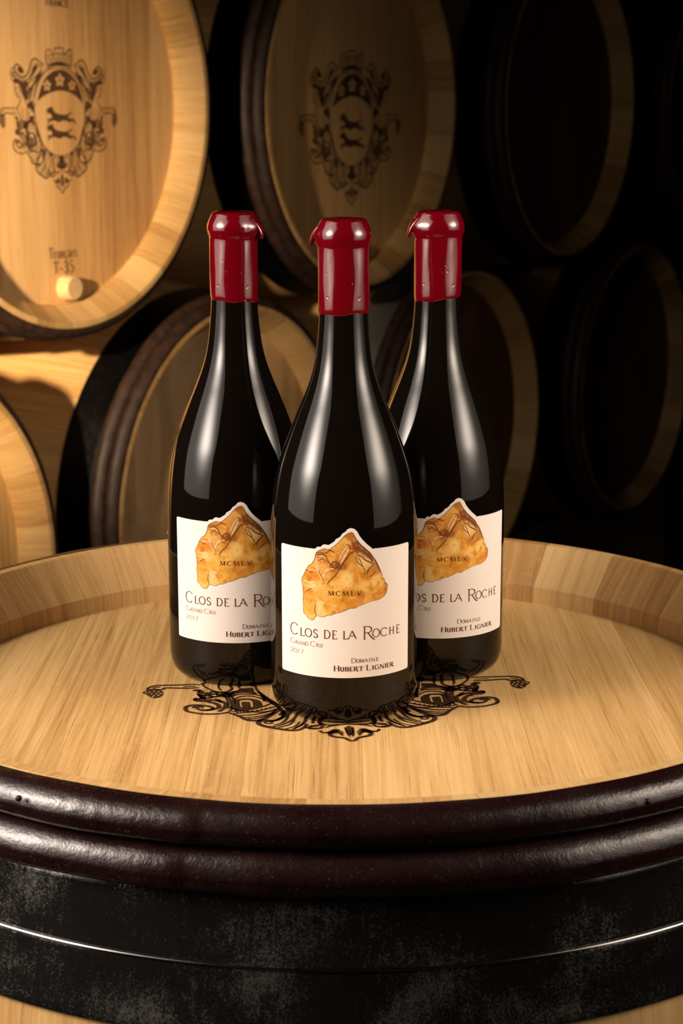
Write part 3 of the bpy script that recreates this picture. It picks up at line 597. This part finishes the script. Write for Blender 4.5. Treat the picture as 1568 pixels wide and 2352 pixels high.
def iron_hoop_mesh(z_top, width, off, mat, bead=0.0):
    th = 0.0016
    zb = z_top - width
    prof = [(r_out(zb) - 0.0006 + off, zb), (r_out(zb) + off + th * 0.7, zb + 0.0002), (r_out(zb) + off + th, zb + 0.001)]
    for k in range(1, 8):
        z = zb + width * k / 8
        prof.append((r_out(z) + off + th - 0.0005 * math.sin(PI * k / 8), z))
    if bead:
        for k in range(9):
            t = -PI * 0.45 + PI * 0.95 * k / 8
            z = z_top - bead + bead * math.sin(t)
            prof.append((r_out(z) + off + th + bead * 0.75 * max(math.cos(t), 0), z))
    else:
        prof += [(r_out(z_top) + off + th, z_top - 0.001), (r_out(z_top) + off + th * 0.7, z_top - 0.0002)]
    prof.append((r_out(z_top) - 0.0006 + off, z_top))
    v, f = lathe(prof, seg=160)
    return mesh('iron_hoop', v, f, mat, smooth=True, sharp=50)


def head_ink(name, flat, mat, parent, loc, rot, scale=1.0, lift=0.00025):
    v = [(x * 0.001 * scale, y * 0.001 * scale, 0) for x, y in flat.v]
    o = put(name, mesh(name, v, flat.f, mat), parent, (loc[0], loc[1], loc[2] + lift), (0, 0, rot))
    return o


def emblem_flat(k):
    fl = Flat()
    for w, sym, pts in EMBLEM_STROKES:
        sm = catmull(pts, 4)
        w *= k
        fl.ribbon(sm, w, taper=len(pts) > 2)
        if sym:
            fl.ribbon([(-p[0], p[1]) for p in sm], w, taper=len(pts) > 2)
    for sym, pts, holes in EMBLEM_FILLS:
        pts = [tuple(q) for q in catmull(pts, 3, closed=True)] if len(pts) > 5 else pts
        fl.fill(pts, holes)
        if sym:
            fl.fill([(-x, y) for x, y in pts][::-1], [[(-x, y) for x, y in h][::-1] for h in holes])
    return fl


EMBLEM = emblem_flat(1.3)
EMBLEM_BOLD = emblem_flat(1.55)

# ---- a small serif alphabet drawn with strokes; x runs 0..1 over the letter's width, y 0..1 over its height
GL = {
    'A': [('t', [(0.02, 0), (0.48, 1)]), ('T', [(0.47, 1), (0.98, 0)]), ('t', [(0.2, 0.36), (0.8, 0.36)]), ('f', 0.04, 0), ('f', 0.96, 0)],
    'B': [('T', [(0.15, 0), (0.15, 1)]), ('a', 0.45, 0.76, 0.36, 0.24, -90, 90), ('a', 0.45, 0.26, 0.45, 0.26, -90, 90), ('t', [(0.05, 1), (0.45, 1)]), ('t', [(0.15, 0.52), (0.45, 0.52)]), ('t', [(0.05, 0), (0.45, 0)])],
    'C': [('a', 0.54, 0.5, 0.52, 0.5, 42, 318), ('t', [(0.93, 0.78), (0.93, 0.9)])],
    'D': [('T', [(0.14, 0), (0.14, 1)]), ('a', 0.38, 0.5, 0.6, 0.5, -90, 90), ('t', [(0.02, 1), (0.38, 1)]), ('t', [(0.02, 0), (0.38, 0)])],
    'E': [('T', [(0.2, 0), (0.2, 1)]), ('t', [(0.05, 1), (0.92, 1)]), ('t', [(0.2, 0.53), (0.75, 0.53)]), ('t', [(0.05, 0), (0.98, 0)]), ('t', [(0.97, 0), (0.99, 0.14)]), ('t', [(0.91, 1), (0.91, 0.87)])],
    'F': [('T', [(0.2, 0), (0.2, 1)]), ('t', [(0.05, 1), (0.95, 1)]), ('t', [(0.2, 0.53), (0.78, 0.53)]), ('f', 0.2, 0)],
    'G': [('a', 0.5, 0.5, 0.5, 0.5, 45, 345), ('T', [(0.9, 0.08), (0.9, 0.44)]), ('t', [(0.68, 0.44), (1.05, 0.44)])],
    'H': [('T', [(0.14, 0), (0.14, 1)]), ('T', [(0.86, 0), (0.86, 1)]), ('t', [(0.14, 0.52), (0.86, 0.52)]), ('f', 0.14, 0), ('f', 0.14, 1), ('f', 0.86, 0), ('f', 0.86, 1)],
    'I': [('T', [(0.5, 0), (0.5, 1)]), ('f', 0.5, 0), ('f', 0.5, 1)],
    'L': [('T', [(0.2, 0), (0.2, 1)]), ('t', [(0.05, 0), (0.97, 0)]), ('t', [(0.96, 0), (1.0, 0.16)]), ('f', 0.2, 1)],
    'M': [('t', [(0.08, 0), (0.13, 1)]), ('T', [(0.13, 1), (0.5, 0.04)]), ('t', [(0.5, 0.04), (0.86, 1)]), ('T', [(0.86, 1), (0.92, 0)]), ('f', 0.08, 0), ('f', 0.92, 0)],
    'N': [('t', [(0.14, 0), (0.14, 1)]), ('T', [(0.1, 1), (0.88, 0)]), ('t', [(0.88, 0), (0.88, 1)]), ('f', 0.14, 0), ('f', 0.88, 1)],
    'O': [('a', 0.5, 0.5, 0.5, 0.5, 0, 360)],
    'R': [('T', [(0.14, 0), (0.14, 1)]), ('a', 0.38, 0.76, 0.34, 0.24, -90, 90), ('t', [(0.02, 1), (0.38, 1)]), ('t', [(0.14, 0.52), (0.4, 0.52)]), ('T', [(0.42, 0.52), (0.78, 0.08), (1.0, -0.03)]), ('f', 0.14, 0)],
    'S': [('c', [(0.88, 0.82), (0.7, 0.97), (0.42, 1.0), (0.14, 0.84), (0.2, 0.62), (0.52, 0.5), (0.86, 0.36), (0.88, 0.14), (0.58, 0.0), (0.28, 0.02), (0.08, 0.18)])],
    'T': [('T', [(0.5, 0), (0.5, 1)]), ('t', [(0.02, 1), (0.98, 1)]), ('t', [(0.02, 1), (0.02, 0.84)]), ('t', [(0.98, 1), (0.98, 0.84)]), ('f', 0.5, 0)],
    'U': [('c', [(0.16, 1), (0.16, 0.6), (0.17, 0.28), (0.3, 0.05), (0.5, 0.0), (0.7, 0.05), (0.83, 0.28), (0.84, 0.6), (0.84, 1)]), ('f', 0.16, 1), ('f', 0.84, 1)],
    'V': [('T', [(0.06, 1), (0.5, 0)]), ('t', [(0.5, 0), (0.94, 1)]), ('f', 0.06, 1), ('f', 0.94, 1)],
    '0': [('a', 0.5, 0.5, 0.45, 0.5, 0, 360)],
    '1': [('T', [(0.5, 0), (0.5, 1)])],
    '2': [('c', [(0.1, 0.76), (0.25, 0.97), (0.55, 1.0), (0.84, 0.84), (0.8, 0.56), (0.45, 0.25), (0.06, 0.02)]), ('t', [(0.06, 0.02), (0.95, 0.02)])],
    '3': [('c', [(0.1, 0.85), (0.42, 1.0), (0.8, 0.86), (0.74, 0.62), (0.42, 0.53), (0.84, 0.4), (0.86, 0.14), (0.5, 0.0), (0.08, 0.1)])],
    '5': [('t', [(0.28, 0.98), (0.9, 1.0)]), ('t', [(0.28, 1.0), (0.2, 0.58)]), ('c', [(0.2, 0.58), (0.55, 0.62), (0.86, 0.42), (0.82, 0.12), (0.45, 0.0), (0.08, 0.08)])],
    '7': [('t', [(0.04, 0.97), (0.95, 0.97)]), ('T', [(0.93, 0.97), (0.35, 0)])],
    '-': [('T', [(0.1, 0.36), (0.9, 0.36)])],
    'r': [('T', [(0.25, 0), (0.25, 0.64)]), ('c', [(0.25, 0.44), (0.5, 0.62), (0.9, 0.6)]), ('f', 0.25, 0)],
    'o': [('a', 0.5, 0.32, 0.44, 0.32, 0, 360)],
    'n': [('T', [(0.18, 0), (0.18, 0.64)]), ('c', [(0.18, 0.45), (0.45, 0.64), (0.78, 0.55), (0.82, 0.3), (0.82, 0)]), ('f', 0.18, 0), ('f', 0.82, 0)],
    'ç': [('a', 0.52, 0.32, 0.44, 0.32, 45, 315), ('c', [(0.5, 0), (0.62, -0.1), (0.45, -0.2)])],
    'a': [('c', [(0.15, 0.5), (0.4, 0.64), (0.72, 0.58), (0.76, 0.3), (0.76, 0)]), ('a', 0.42, 0.17, 0.32, 0.17, 0, 360)],
    'i': [('T', [(0.5, 0), (0.5, 0.62)]), ('T', [(0.5, 0.78), (0.5, 0.88)]), ('f', 0.5, 0)],
    's': [('c', [(0.85, 0.52), (0.5, 0.64), (0.18, 0.5), (0.5, 0.33), (0.85, 0.16), (0.5, 0.0), (0.12, 0.1)])],
}


def glyph(fl, ch, x0, x1, y, h, thick, thin, serif):
    w = x1 - x0

    def P(p):
        return (x0 + p[0] * w, y + p[1] * h)
    for it in GL[ch]:
        k = it[0]
        if k in 'Tt':
            q = [P(p) for p in it[1]]
            if len(q) > 2:
                q = [tuple(a) for a in catmull(q, 5)]
            fl.ribbon(q, h * (thick if k == 'T' else thin))
        elif k == 'c':
            q = catmull([P(p) for p in it[1]], 5)
            ws = []
            for i in range(len(q)):
                a, b = q[max(i - 1, 0)], q[min(i + 1, len(q) - 1)]
                d = (b - a).normalized()
                ws.append(h * (thin + (thick - thin) * abs(d.y)))
            fl.ribbon(q, ws)
        elif k == 'a':
            _, cx, cy, rx, ry, a0, a1 = it
            n = max(8, int(abs(a1 - a0) / 12))
            q, ws = [], []
            for i in range(n + 1):
                a = math.radians(a0 + (a1 - a0) * i / n)
                q.append(P((cx + rx * math.cos(a), cy + ry * math.sin(a))))
                ws.append(h * (thin + (thick - thin) * abs(math.cos(a))))
            fl.ribbon(q, ws)
        elif k == 'f' and serif > 0:
            cx, cy = P((it[1], it[2]))
            cy += -h * thin / 2 * (1 if it[2] > 0.5 else -1)
            fl.ribbon([(cx - serif * h / 2, cy), (cx + serif * h / 2, cy)], h * thin)


def line_of(text, x0, width, y, h, thick, thin, serif, wide=None):
    """Plain line of letters spaced evenly over a width."""
    fl = Flat()
    ws = [(wide or {}).get(c, 1.0) for c in text]
    gap = 0.22
    tot = sum(ws) + gap * (len(text) - 1)
    x = x0
    for c, wd in zip(text, ws):
        s = width / tot
        glyph(fl, c, x, x + wd * s, y, h, thick, thin, serif)
        x += (wd + gap) * s
    return fl


def frustum(name, r0, r1, h, mat, seg=32, bev=0.0012):
    prof = [(r0, 0.0), (r1, h - bev), (r1 - bev, h)]
    v, f = lathe(prof, seg=seg, cap_top=True, cap_bottom=True)
    return mesh(name, v, f, mat, smooth=True, sharp=40)


def barrel(mat4, label, stave_mat, head_mat, cuts, spin, wood_hoops, iron_hoops, name='wine_barrel', group=None):
    """mat4 places the middle of the far end; local z runs along the barrel to the visible head."""
    root = empty(name, mat4)
    tag(root, label, 'barrel', group)
    a = spin
    o = (0, 0, BASE)
    for k in order:
        w = WIDTHS[k] * unit
        put('stave', STAVES[stave_mat.name][k], root, o, (0, 0, a + w / 2))
        a += w
    for me in boards(cuts, head_mat):
        put('head_board', me, root, o)
    for me in boards([-0.26, -0.17, -0.06, 0.05, 0.15, 0.26], head_mat):
        put('head_board', me, root, (0, 0, 0.045))
    for me, s in wood_hoops:
        put('chestnut_hoop', me, root, o, (0, 0, s))
    for me in iron_hoops:
        put('iron_hoop', me, root, o)
    return root


# the barrel the bottles stand on
CUTS_A = (-0.262, -0.178, -0.082, 0.012, 0.1065, 0.19, 0.262)
CUTS_B = (-0.262, -0.20, -0.10, 0.0, 0.1015, 0.203, 0.262)
H1 = wood_hoop_mesh(0.0385, 0.0190, 0.0115, M_HOOPWOOD, 3, 4.487, 480)
H2 = wood_hoop_mesh(0.0185, 0.0215, 0.0120, M_HOOPWOOD, 5, 4.452, 480)
I1 = iron_hoop_mesh(-0.0020, 0.0350, 0.0004, M_IRON)
I2 = iron_hoop_mesh(-0.0345, 0.0345, 0.0010, M_IRON)
I3 = iron_hoop_mesh(-0.300, 0.034, 0.0004, M_IRON)
I4 = iron_hoop_mesh(-0.500, 0.034, 0.0004, M_IRON)
I5 = iron_hoop_mesh(-0.775, 0.045, 0.0004, M_IRON)
BEAD = lathe([(r_out(-0.0347) + 0.0027 + 0.0007 * math.cos(t), -0.0347 + 0.0007 * math.sin(t)) for t in
              [2 * PI * k / 10 for k in range(10)]] + [(r_out(-0.0347) + 0.0034, -0.0347)], seg=200)
front = barrel(Matrix.Translation((0, 0, FLOOR)), 'upright oak barrel carrying the three wine bottles on its head',
               M_STAVE, M_HEAD, CUTS_A, 0.35, [(H1, 0.0), (H2, 0.0)], [I1, I2, I3, I4, I5], name='oak_barrel')
e = head_ink('burnt_emblem', EMBLEM_BOLD, M_BURN, front, (-0.0032, 0.0307, BASE), math.radians(4.9), 1.05)
e['label'] = 'dark crest burnt into the barrel head'
bd = put('rolled_edge', mesh('rolled_edge', *BEAD, M_IRON_EDGE, smooth=True), front, (0, 0, BASE))
bd['label'] = 'polished rolled edge between the two iron hoops'
v, f = lathe([(0.0, 0.0), (0.0016, 0.0), (0.0016, 0.004), (0.0024, 0.0045), (0.0024, 0.0062), (0.0, 0.0068)], 16)
nail = put('hoop_nail', mesh('hoop_nail', v, f, M_NAIL, smooth=True, sharp=40), front, (-0.1275, 0.2560, BASE + 0.0375))
nail['label'] = 'small bright steel nail on the rim'

v, f = lathe([(0.0015, -0.001), (0.0015, 0.0003), (0.0010, 0.0008), (0.0002, 0.0009)], 14, cap_top=True)
HEAD = mesh('nail_head', v, f, M_IRON_BLACK, smooth=True)
for x in (-0.1515, 0.1440):
    a = math.atan2(-math.sqrt(0.3005 ** 2 - x * x), x)
    d = Vector((math.cos(a), math.sin(a), 0.45)).normalized()
    n = put('nail_head', HEAD, front, (0.3005 * math.cos(a), 0.3005 * math.sin(a), BASE + 0.0330))
    n.rotation_euler = d.to_track_quat('Z', 'Y').to_euler()
    n['label'] = 'dark nail head in the upper chestnut hoop'

# the stack of barrels behind
HB1 = wood_hoop_mesh(0.0380, 0.020, 0.0120, M_HOOPWOOD_AGED, 11)
HB2 = wood_hoop_mesh(0.0175, 0.020, 0.0120, M_HOOPWOOD_AGED, 12)
IB = [iron_hoop_mesh(-0.003, 0.054, 0.0006, M_IRON_BLACK), iron_hoop_mesh(-0.245, 0.05, 0.0006, M_IRON_BLACK),
      iron_hoop_mesh(-0.505, 0.05, 0.0006, M_IRON_BLACK), iron_hoop_mesh(-0.73, 0.072, 0.0006, M_IRON_BLACK)]
IG = [iron_hoop_mesh(-0.003, 0.054, 0.0006, M_IRON_GREY)] + IB[1:]

ROT = Matrix(((U.x, 0, NRM.x), (U.y, 0, NRM.y), (0, 1, 0))).to_4x4()
P1 = Vector((-0.33669, 1.30135, 0.35656))
S1, S2, OFFS, DZ, SC = 0.70426, 0.74505, 0.34771, 0.56743, 0.69722


def lying(k, row, spec):
    c = P1 + U * k - Vector((0, 0, DZ * row))
    return barrel(Matrix.Translation(c - NRM * LEN) @ ROT, **spec)


G = 'barrels lying in the stack behind'
top1 = lying(0, 0, dict(label='bright crested barrel at upper left of the stack, with wooden bung', stave_mat=M_STAVE, head_mat=M_HEAD_WARM,
             cuts=CUTS_B, spin=0.1, wood_hoops=[(HB1, 1.0), (HB2, 2.0)], iron_hoops=IB, group=G))
top2 = lying(S1, 0, dict(label='dim crested barrel in the upper row, behind the front bottle', stave_mat=M_STAVE, head_mat=M_HEAD_WARM,
             cuts=CUTS_A, spin=1.3, wood_hoops=[(HB1, 3.0), (HB2, 0.4)], iron_hoops=IB, group=G))
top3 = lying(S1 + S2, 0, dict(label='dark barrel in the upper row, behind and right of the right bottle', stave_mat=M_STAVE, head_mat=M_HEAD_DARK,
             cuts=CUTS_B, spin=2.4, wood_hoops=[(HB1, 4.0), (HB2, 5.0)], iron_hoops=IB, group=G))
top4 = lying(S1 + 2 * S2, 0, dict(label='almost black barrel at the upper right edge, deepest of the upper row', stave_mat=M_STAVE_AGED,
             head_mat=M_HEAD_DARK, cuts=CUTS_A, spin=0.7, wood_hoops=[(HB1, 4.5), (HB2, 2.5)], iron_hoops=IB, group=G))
low1 = lying(-OFFS, 1, dict(label='pale new barrel low at the left edge', stave_mat=M_STAVE, head_mat=M_HEAD,
             cuts=CUTS_A, spin=0.9, wood_hoops=[(HB1, 2.2), (HB2, 3.3)], iron_hoops=IB, group=G))
low2 = lying(-OFFS + SC, 1, dict(label='weathered stained barrel behind the left bottle, in the lower row', stave_mat=M_STAVE, head_mat=M_HEAD_AGED,
             cuts=CUTS_B, spin=1.9, wood_hoops=[(HB1, 0.3), (HB2, 1.3)], iron_hoops=IB, group=G))
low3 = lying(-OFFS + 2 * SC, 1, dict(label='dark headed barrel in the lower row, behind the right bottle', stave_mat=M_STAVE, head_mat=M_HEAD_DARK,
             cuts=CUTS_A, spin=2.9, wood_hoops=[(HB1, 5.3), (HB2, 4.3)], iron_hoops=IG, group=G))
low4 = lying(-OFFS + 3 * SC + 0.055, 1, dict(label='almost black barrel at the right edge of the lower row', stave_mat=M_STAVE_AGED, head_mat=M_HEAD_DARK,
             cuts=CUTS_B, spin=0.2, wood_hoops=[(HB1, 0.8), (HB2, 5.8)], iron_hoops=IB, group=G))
# timber bearers under the lower row
for d in (0.22, 0.66):
    zb = P1.z - DZ - r_out(RIM_Z - d) - 0.0005
    c = P1 + U * 0.7 - NRM * d
    h = zb - FLOOR
    box('trim_1' if d < 0.4 else 'trim_2', Matrix.Translation((c.x, c.y, FLOOR + h / 2)) @ ROT, (3.4, h, 0.09), M_STAVE_AGED)

for root, loc, s in ((top1, (0.016, 0.0, BASE), 1.0), (top2, (0.0107, -0.0085, BASE), 1.33)):
    e = head_ink('branded_emblem', EMBLEM, M_BURN_SOFT, root, loc, 0.0, s)
    e['label'] = 'brown crest branded on the barrel head'
    b = put('bung', frustum('bung', 0.0165, 0.0155, 0.0180, M_BUNG), root, (0.0145, -0.2335, BASE))
    b['label'] = 'short pale wooden bung'
sl = {'i': 0.45, 'r': 0.75, 'T': 1.2, '-': 0.6}
t = line_of('Tronçais', -14.0, 54.0, -195.0, 14.0, 0.13, 0.06, 0.16, sl)
head_ink('branded_lettering', t, M_BURN_SOFT, top1, (0, 0, BASE), 0.0)
t = line_of('T-35', -6.0, 40.0, -214.5, 15.0, 0.15, 0.08, 0.2, {'-': 0.6, 'T': 1.1})
head_ink('branded_lettering', t, M_BURN_SOFT, top1, (0, 0, BASE), 0.0)
t = line_of('FRANCE', -5.0, 43.0, 122.0, 8.0, 0.2, 0.17, 0.0, {})
head_ink('branded_lettering', t, M_BURN_SOFT, top1, (0, 0, BASE), 0.0)

# ------------------------------------------------------------------ bottles
RB = 0.0437
raw = [(0.0, 0.0012), (0.020, 0.0012), (0.033, 0.0), (0.0365, 0.0006), (0.0393, 0.0024), (0.0416, 0.0054), (0.0430, 0.0094), (0.0436, 0.0145),
       (0.0437, 0.022), (0.0437, 0.045), (0.0437, 0.075), (0.04355, 0.098), (0.0433, 0.110), (0.0427, 0.1206), (0.0413, 0.1325),
       (0.0389, 0.1447), (0.0358, 0.1549), (0.0315, 0.1667), (0.0273, 0.1773), (0.0231, 0.1874), (0.0193, 0.1980),
       (0.0166, 0.2096), (0.0149, 0.2242), (0.01425, 0.2345), (0.0139, 0.248), (0.0139, 0.280)]
sm = [tuple(q) for q in catmull(raw, 5)]
gv, gf = lathe([(max(r, 0), z) for r, z in sm], seg=128, cap_top=True)
GLASS = mesh('glass_body', gv, gf, M_GLASS, smooth=True, sharp=60)


def wax_mesh(slant, slant_dir, drip_dir, seed):
    rnd = random.Random(seed)
    ph = [rnd.uniform(0, 6.28) for _ in range(5)]
    base = [(0.01380, 0.2353), (0.0143, 0.2356), (0.01455, 0.2368), (0.01470, 0.2395), (0.01475, 0.246), (0.01472, 0.256), (0.01472, 0.266),
            (0.01472, 0.2715), (0.01485, 0.2735), (0.01535, 0.2752), (0.01590, 0.2775), (0.01605, 0.2798), (0.01585, 0.2816),
            (0.01520, 0.2836), (0.01390, 0.2864), (0.01300, 0.2881), (0.01150, 0.2891), (0.0075, 0.28950), (0.004, 0.2892), (0.0004, 0.2891)]
    prof = [tuple(q) for q in catmull(base, 4)]

    def warp(a, r, z):
        t = max(0.0, 1 - (z - 0.2353) / 0.03)
        dz = slant * math.cos(a - slant_dir) * t + 0.00035 * math.sin(5 * a + ph[0]) * t
        wob = 0.00010 * math.sin(3 * a + ph[1] + z * 90) + 0.00006 * math.sin(7 * a + ph[2] - z * 160)
        d = math.cos(a - drip_dir)
        lobe = max(0.0, (d - 0.80) / 0.20) ** 1.5
        k = math.exp(-((z - 0.2805) / 0.004) ** 2)
        dz2 = -0.0011 * lobe * math.exp(-((z - 0.2765) / 0.004) ** 2)
        sag = 0.0004 * math.sin(2 * a + ph[3]) * math.exp(-((z - 0.275) / 0.004) ** 2)
        return r + (wob + 0.0014 * lobe * k) * min(1.0, r / 0.01), z + dz + dz2 + sag
    v, f = lathe(prof, seg=128, cap_top=True, warp=warp)
    # hanging drip: a tapering drop that runs off the lip
    path = catmull([(0.0140, 0.2850), (0.0160, 0.2823), (0.0176, 0.2790), (0.0186, 0.2755), (0.0187, 0.2730)], 5)
    n = len(path)
    b = len(v)
    seg = 14
    for i, pth in enumerate(path):
        t = i / (n - 1)
        rt = 0.0007 + 0.0008 * math.sin(PI * min(t * 0.85 + 0.12, 1.0))
        rs = 0.0042 * (1 - t) ** 1.1 + 0.0011
        if i == n - 1:
            rt, rs = 0.0003, 0.0004
        for j in range(seg):
            a = 2 * PI * j / seg
            rad = pth[0] + rt * math.cos(a)
            tang = rs * math.sin(a)
            v.append((rad * math.cos(drip_dir) - tang * math.sin(drip_dir),
                      rad * math.sin(drip_dir) + tang * math.cos(drip_dir), pth[1]))
    for i in range(n - 1):
        for j in range(seg):
            j2 = (j + 1) % seg
            f.append((b + i * seg + j, b + (i + 1) * seg + j, b + (i + 1) * seg + j2, b + i * seg + j2))
    f.append(tuple(b + (n - 1) * seg + j for j in range(seg)))
    f.append(tuple(b + j for j in reversed(range(seg))))
    return mesh('wax_seal', v, f, M_WAX, smooth=True)


def on_bottle(s, z, off):
    a = s * 0.001 / RB
    r = RB + off
    return (r * math.sin(a), -r * math.cos(a), z * 0.001)


# paper: a sheet wrapped round the glass, its top edge following the rock's peak
SL, SR, ZB, ZT, CR = -41.9, 44.3, 29.6, 105.4, 1.3


def top_edge(s):
    z = ZT
    if LABEL_PEAK[0][0] < s < LABEL_PEAK[-1][0]:
        for (a, za), (b, zb) in zip(LABEL_PEAK, LABEL_PEAK[1:]):
            if a <= s <= b or (b < a and b <= s <= a):
                t = (s - a) / (b - a) if abs(b - a) > 1e-6 else 0
                z = max(ZT - 0.3, za + (zb - za) * t)
    return z


def corner(s):
    d = min(s - SL, SR - s)
    return 0.0 if d > CR else CR - math.sqrt(max(CR * CR - (CR - d) ** 2, 0))


cols = []
s = SL
while s < SR + 1e-6:
    cols.append(s)
    near = min(s - SL, SR - s) < CR + 0.2
    s += 0.12 if near else 0.4
cols.append(SR)
ROWS = 14
pv, pf = [], []
for s in cols:
    zb, zt = ZB + corner(s), top_edge(s) - corner(s)
    for k in range(ROWS + 1):
        pv.append(on_bottle(s, zb + (zt - zb) * k / ROWS, 0.00030))
    pv.append(on_bottle(s, zb, -0.0002))
    pv.append(on_bottle(s, zt, -0.0002))
nr = ROWS + 3
for i in range(len(cols) - 1):
    a, b = i * nr, (i + 1) * nr
    for k in range(ROWS):
        pf.append((a + k, b + k, b + k + 1, a + k + 1))
    pf.append((a + ROWS + 1, b + ROWS + 1, b, a))
    pf.append((a + ROWS, b + ROWS, b + ROWS + 2, a + ROWS + 2))
last = (len(cols) - 1) * nr
pf.append(tuple([ROWS + 1] + list(range(ROWS + 1)) + [ROWS + 2]))
pf.append(tuple([last + ROWS + 2] + list(range(last + ROWS, last - 1, -1)) + [last + ROWS + 1]))
PAPER = mesh('label', pv, pf, M_PAPER, smooth=True, sharp=30)

# the printed rock
ol = catmull(ROCK_OUTLINE, 3, closed=True)
smin, smax = min(p[0] for p in ol), max(p[0] for p in ol)


def span(s):
    zs = []
    for p1, p2 in zip(ol, ol[1:] + ol[:1]):
        if (p1[0] - s) * (p2[0] - s) <= 0 and abs(p1[0] - p2[0]) > 1e-9:
            zs.append(p1[1] + (p2[1] - p1[1]) * (s - p1[0]) / (p2[0] - p1[0]))
    return (min(zs), max(zs)) if zs else None


rv, rf, rc = [], [], []
nc, RR = 190, 70
for i in range(nc + 1):
    s = smin + 0.02 + (smax - smin - 0.04) * i / nc
    lo_, hi_ = span(s)
    for k in range(RR + 1):
        z = lo_ + (hi_ - lo_) * k / RR
        rv.append(on_bottle(s, z, 0.00036))
        wsum, acc = 0.0, [0, 0, 0]
        for (cs, cz, r_, g_, b_) in ROCK_COLOURS:
            w = 1.0 / ((s - cs) ** 2 + (z - cz) ** 2 + 0.5) ** 2.6
            wsum += w
            acc[0] += w * r_; acc[1] += w * g_; acc[2] += w * b_
        rc.append((acc[0] / wsum, acc[1] / wsum, acc[2] / wsum, 1.0))
for i in range(nc):
    for k in range(RR):
        a = i * (RR + 1) + k
        rf.append((a, a + RR + 1, a + RR + 2, a + 1))
ROCK = mesh('printed_rock', rv, rf, M_ROCK, smooth=True)
ca = ROCK.color_attributes.new('tone', 'FLOAT_COLOR', 'POINT')
ca.data.foreach_set('color', [x for c_ in rc for x in c_])


def ink_mesh(name, fl, mat, off):
    return mesh(name, [on_bottle(x, y, off) for x, y in fl.v], fl.f, mat)


fd = Flat()
for w, pts in ROCK_DARK:
    fd.ribbon(catmull(pts, 4), w * 1.7, taper=True)
fd.ribbon(ol + ol[:1], 0.22)
fd.ribbon(catmull(ROCK_OUTLINE[3:12], 4), 0.95, taper=True)
fd.ribbon(catmull(ROCK_OUTLINE[12:18], 4), 0.35, taper=True)
fd.ribbon(catmull(ROCK_OUTLINE[-11:-6], 4), 0.4, taper=True)
CREASE = ink_mesh('rock_creases', fd, M_INK_CREASE, 0.00042)
fp = Flat()
for w, pts in ROCK_PALE:
    fp.ribbon(catmull(pts, 4), w * 1.25, taper=True)
WASH = ink_mesh('rock_highlights', fp, M_INK_LIGHT, 0.00040)


def label_line(key, y, big, small, thick, thin, serif, mat, drop=0.0):
    fl = Flat()
    for g in LABEL_TEXT[key]:
        h = big if len(g) > 3 else small
        yy = y - (drop if len(g) > 3 and g[0] == 'R' else 0.0)
        k = big / h if len(g) <= 3 else 1.0
        glyph(fl, g[0], g[1], g[2], yy, h + (yy != y) * drop, thick * k, thin * k, serif)
    return ink_mesh('lettering', fl, mat, 0.00044)


TEXTS = [label_line('clos', 53.0, 6.9, 4.9, 0.082, 0.052, 0.12, M_INK, 0.9),
         label_line('grand', 47.5, 3.1, 2.2, 0.095, 0.065, 0.12, M_INK_PALE),
         label_line('2017', 42.2, 2.6, 2.6, 0.105, 0.075, 0.0, M_INK_PALE),
         label_line('domaine', 38.7, 2.75, 2.1, 0.11, 0.06, 0.22, M_INK),
         label_line('hubert', 33.7, 3.3, 2.6, 0.190, 0.065, 0.34, M_INK),
         label_line('mcmlv', 78.6, 2.8, 2.8, 0.165, 0.07, 0.30, M_INK_BLACK)]


def bottle(x, y, rot, tilt, label, wax):
    root = empty('wine_bottle', Matrix.Translation((x, y, 0.0003)) @ Matrix.Rotation(tilt, 4, 'Y') @ Matrix.Rotation(rot, 4, 'Z'))
    tag(root, label, 'bottle', 'bottles of red wine on the barrel')
    put('glass_body', GLASS, root)
    w = put('wax_seal', wax, root, (0, 0, 0), (0, 0, -rot))
    w['label'] = 'glossy red wax seal with a drip under the lip'
    lab = put('label', PAPER, root)
    lab['label'] = 'cream paper label with a cut-out rocky peak'
    put('printed_rock', ROCK, lab)
    put('rock_creases', CREASE, lab)
    put('rock_highlights', WASH, lab)
    for t in TEXTS:
        put('lettering', t, lab)
    return root


bottle(0.00199, -0.01857, 0.0, -0.0006, 'red-capped wine bottle standing in front of the other two, label in full view',
       wax_mesh(0.0006, 0.3, PI - 0.05, 1))
bottle(-0.06501, 0.05241, 0.0173, -0.0008, 'red-capped wine bottle at the left, partly hidden by the front one, drip on its right',
       wax_mesh(0.0009, PI, -0.35, 2))
bottle(0.05995, 0.06257, 0.1859, 0.0, 'red-capped wine bottle at the right, its label turned to the right',
       wax_mesh(0.0018, 0.0, PI + 0.25, 3))
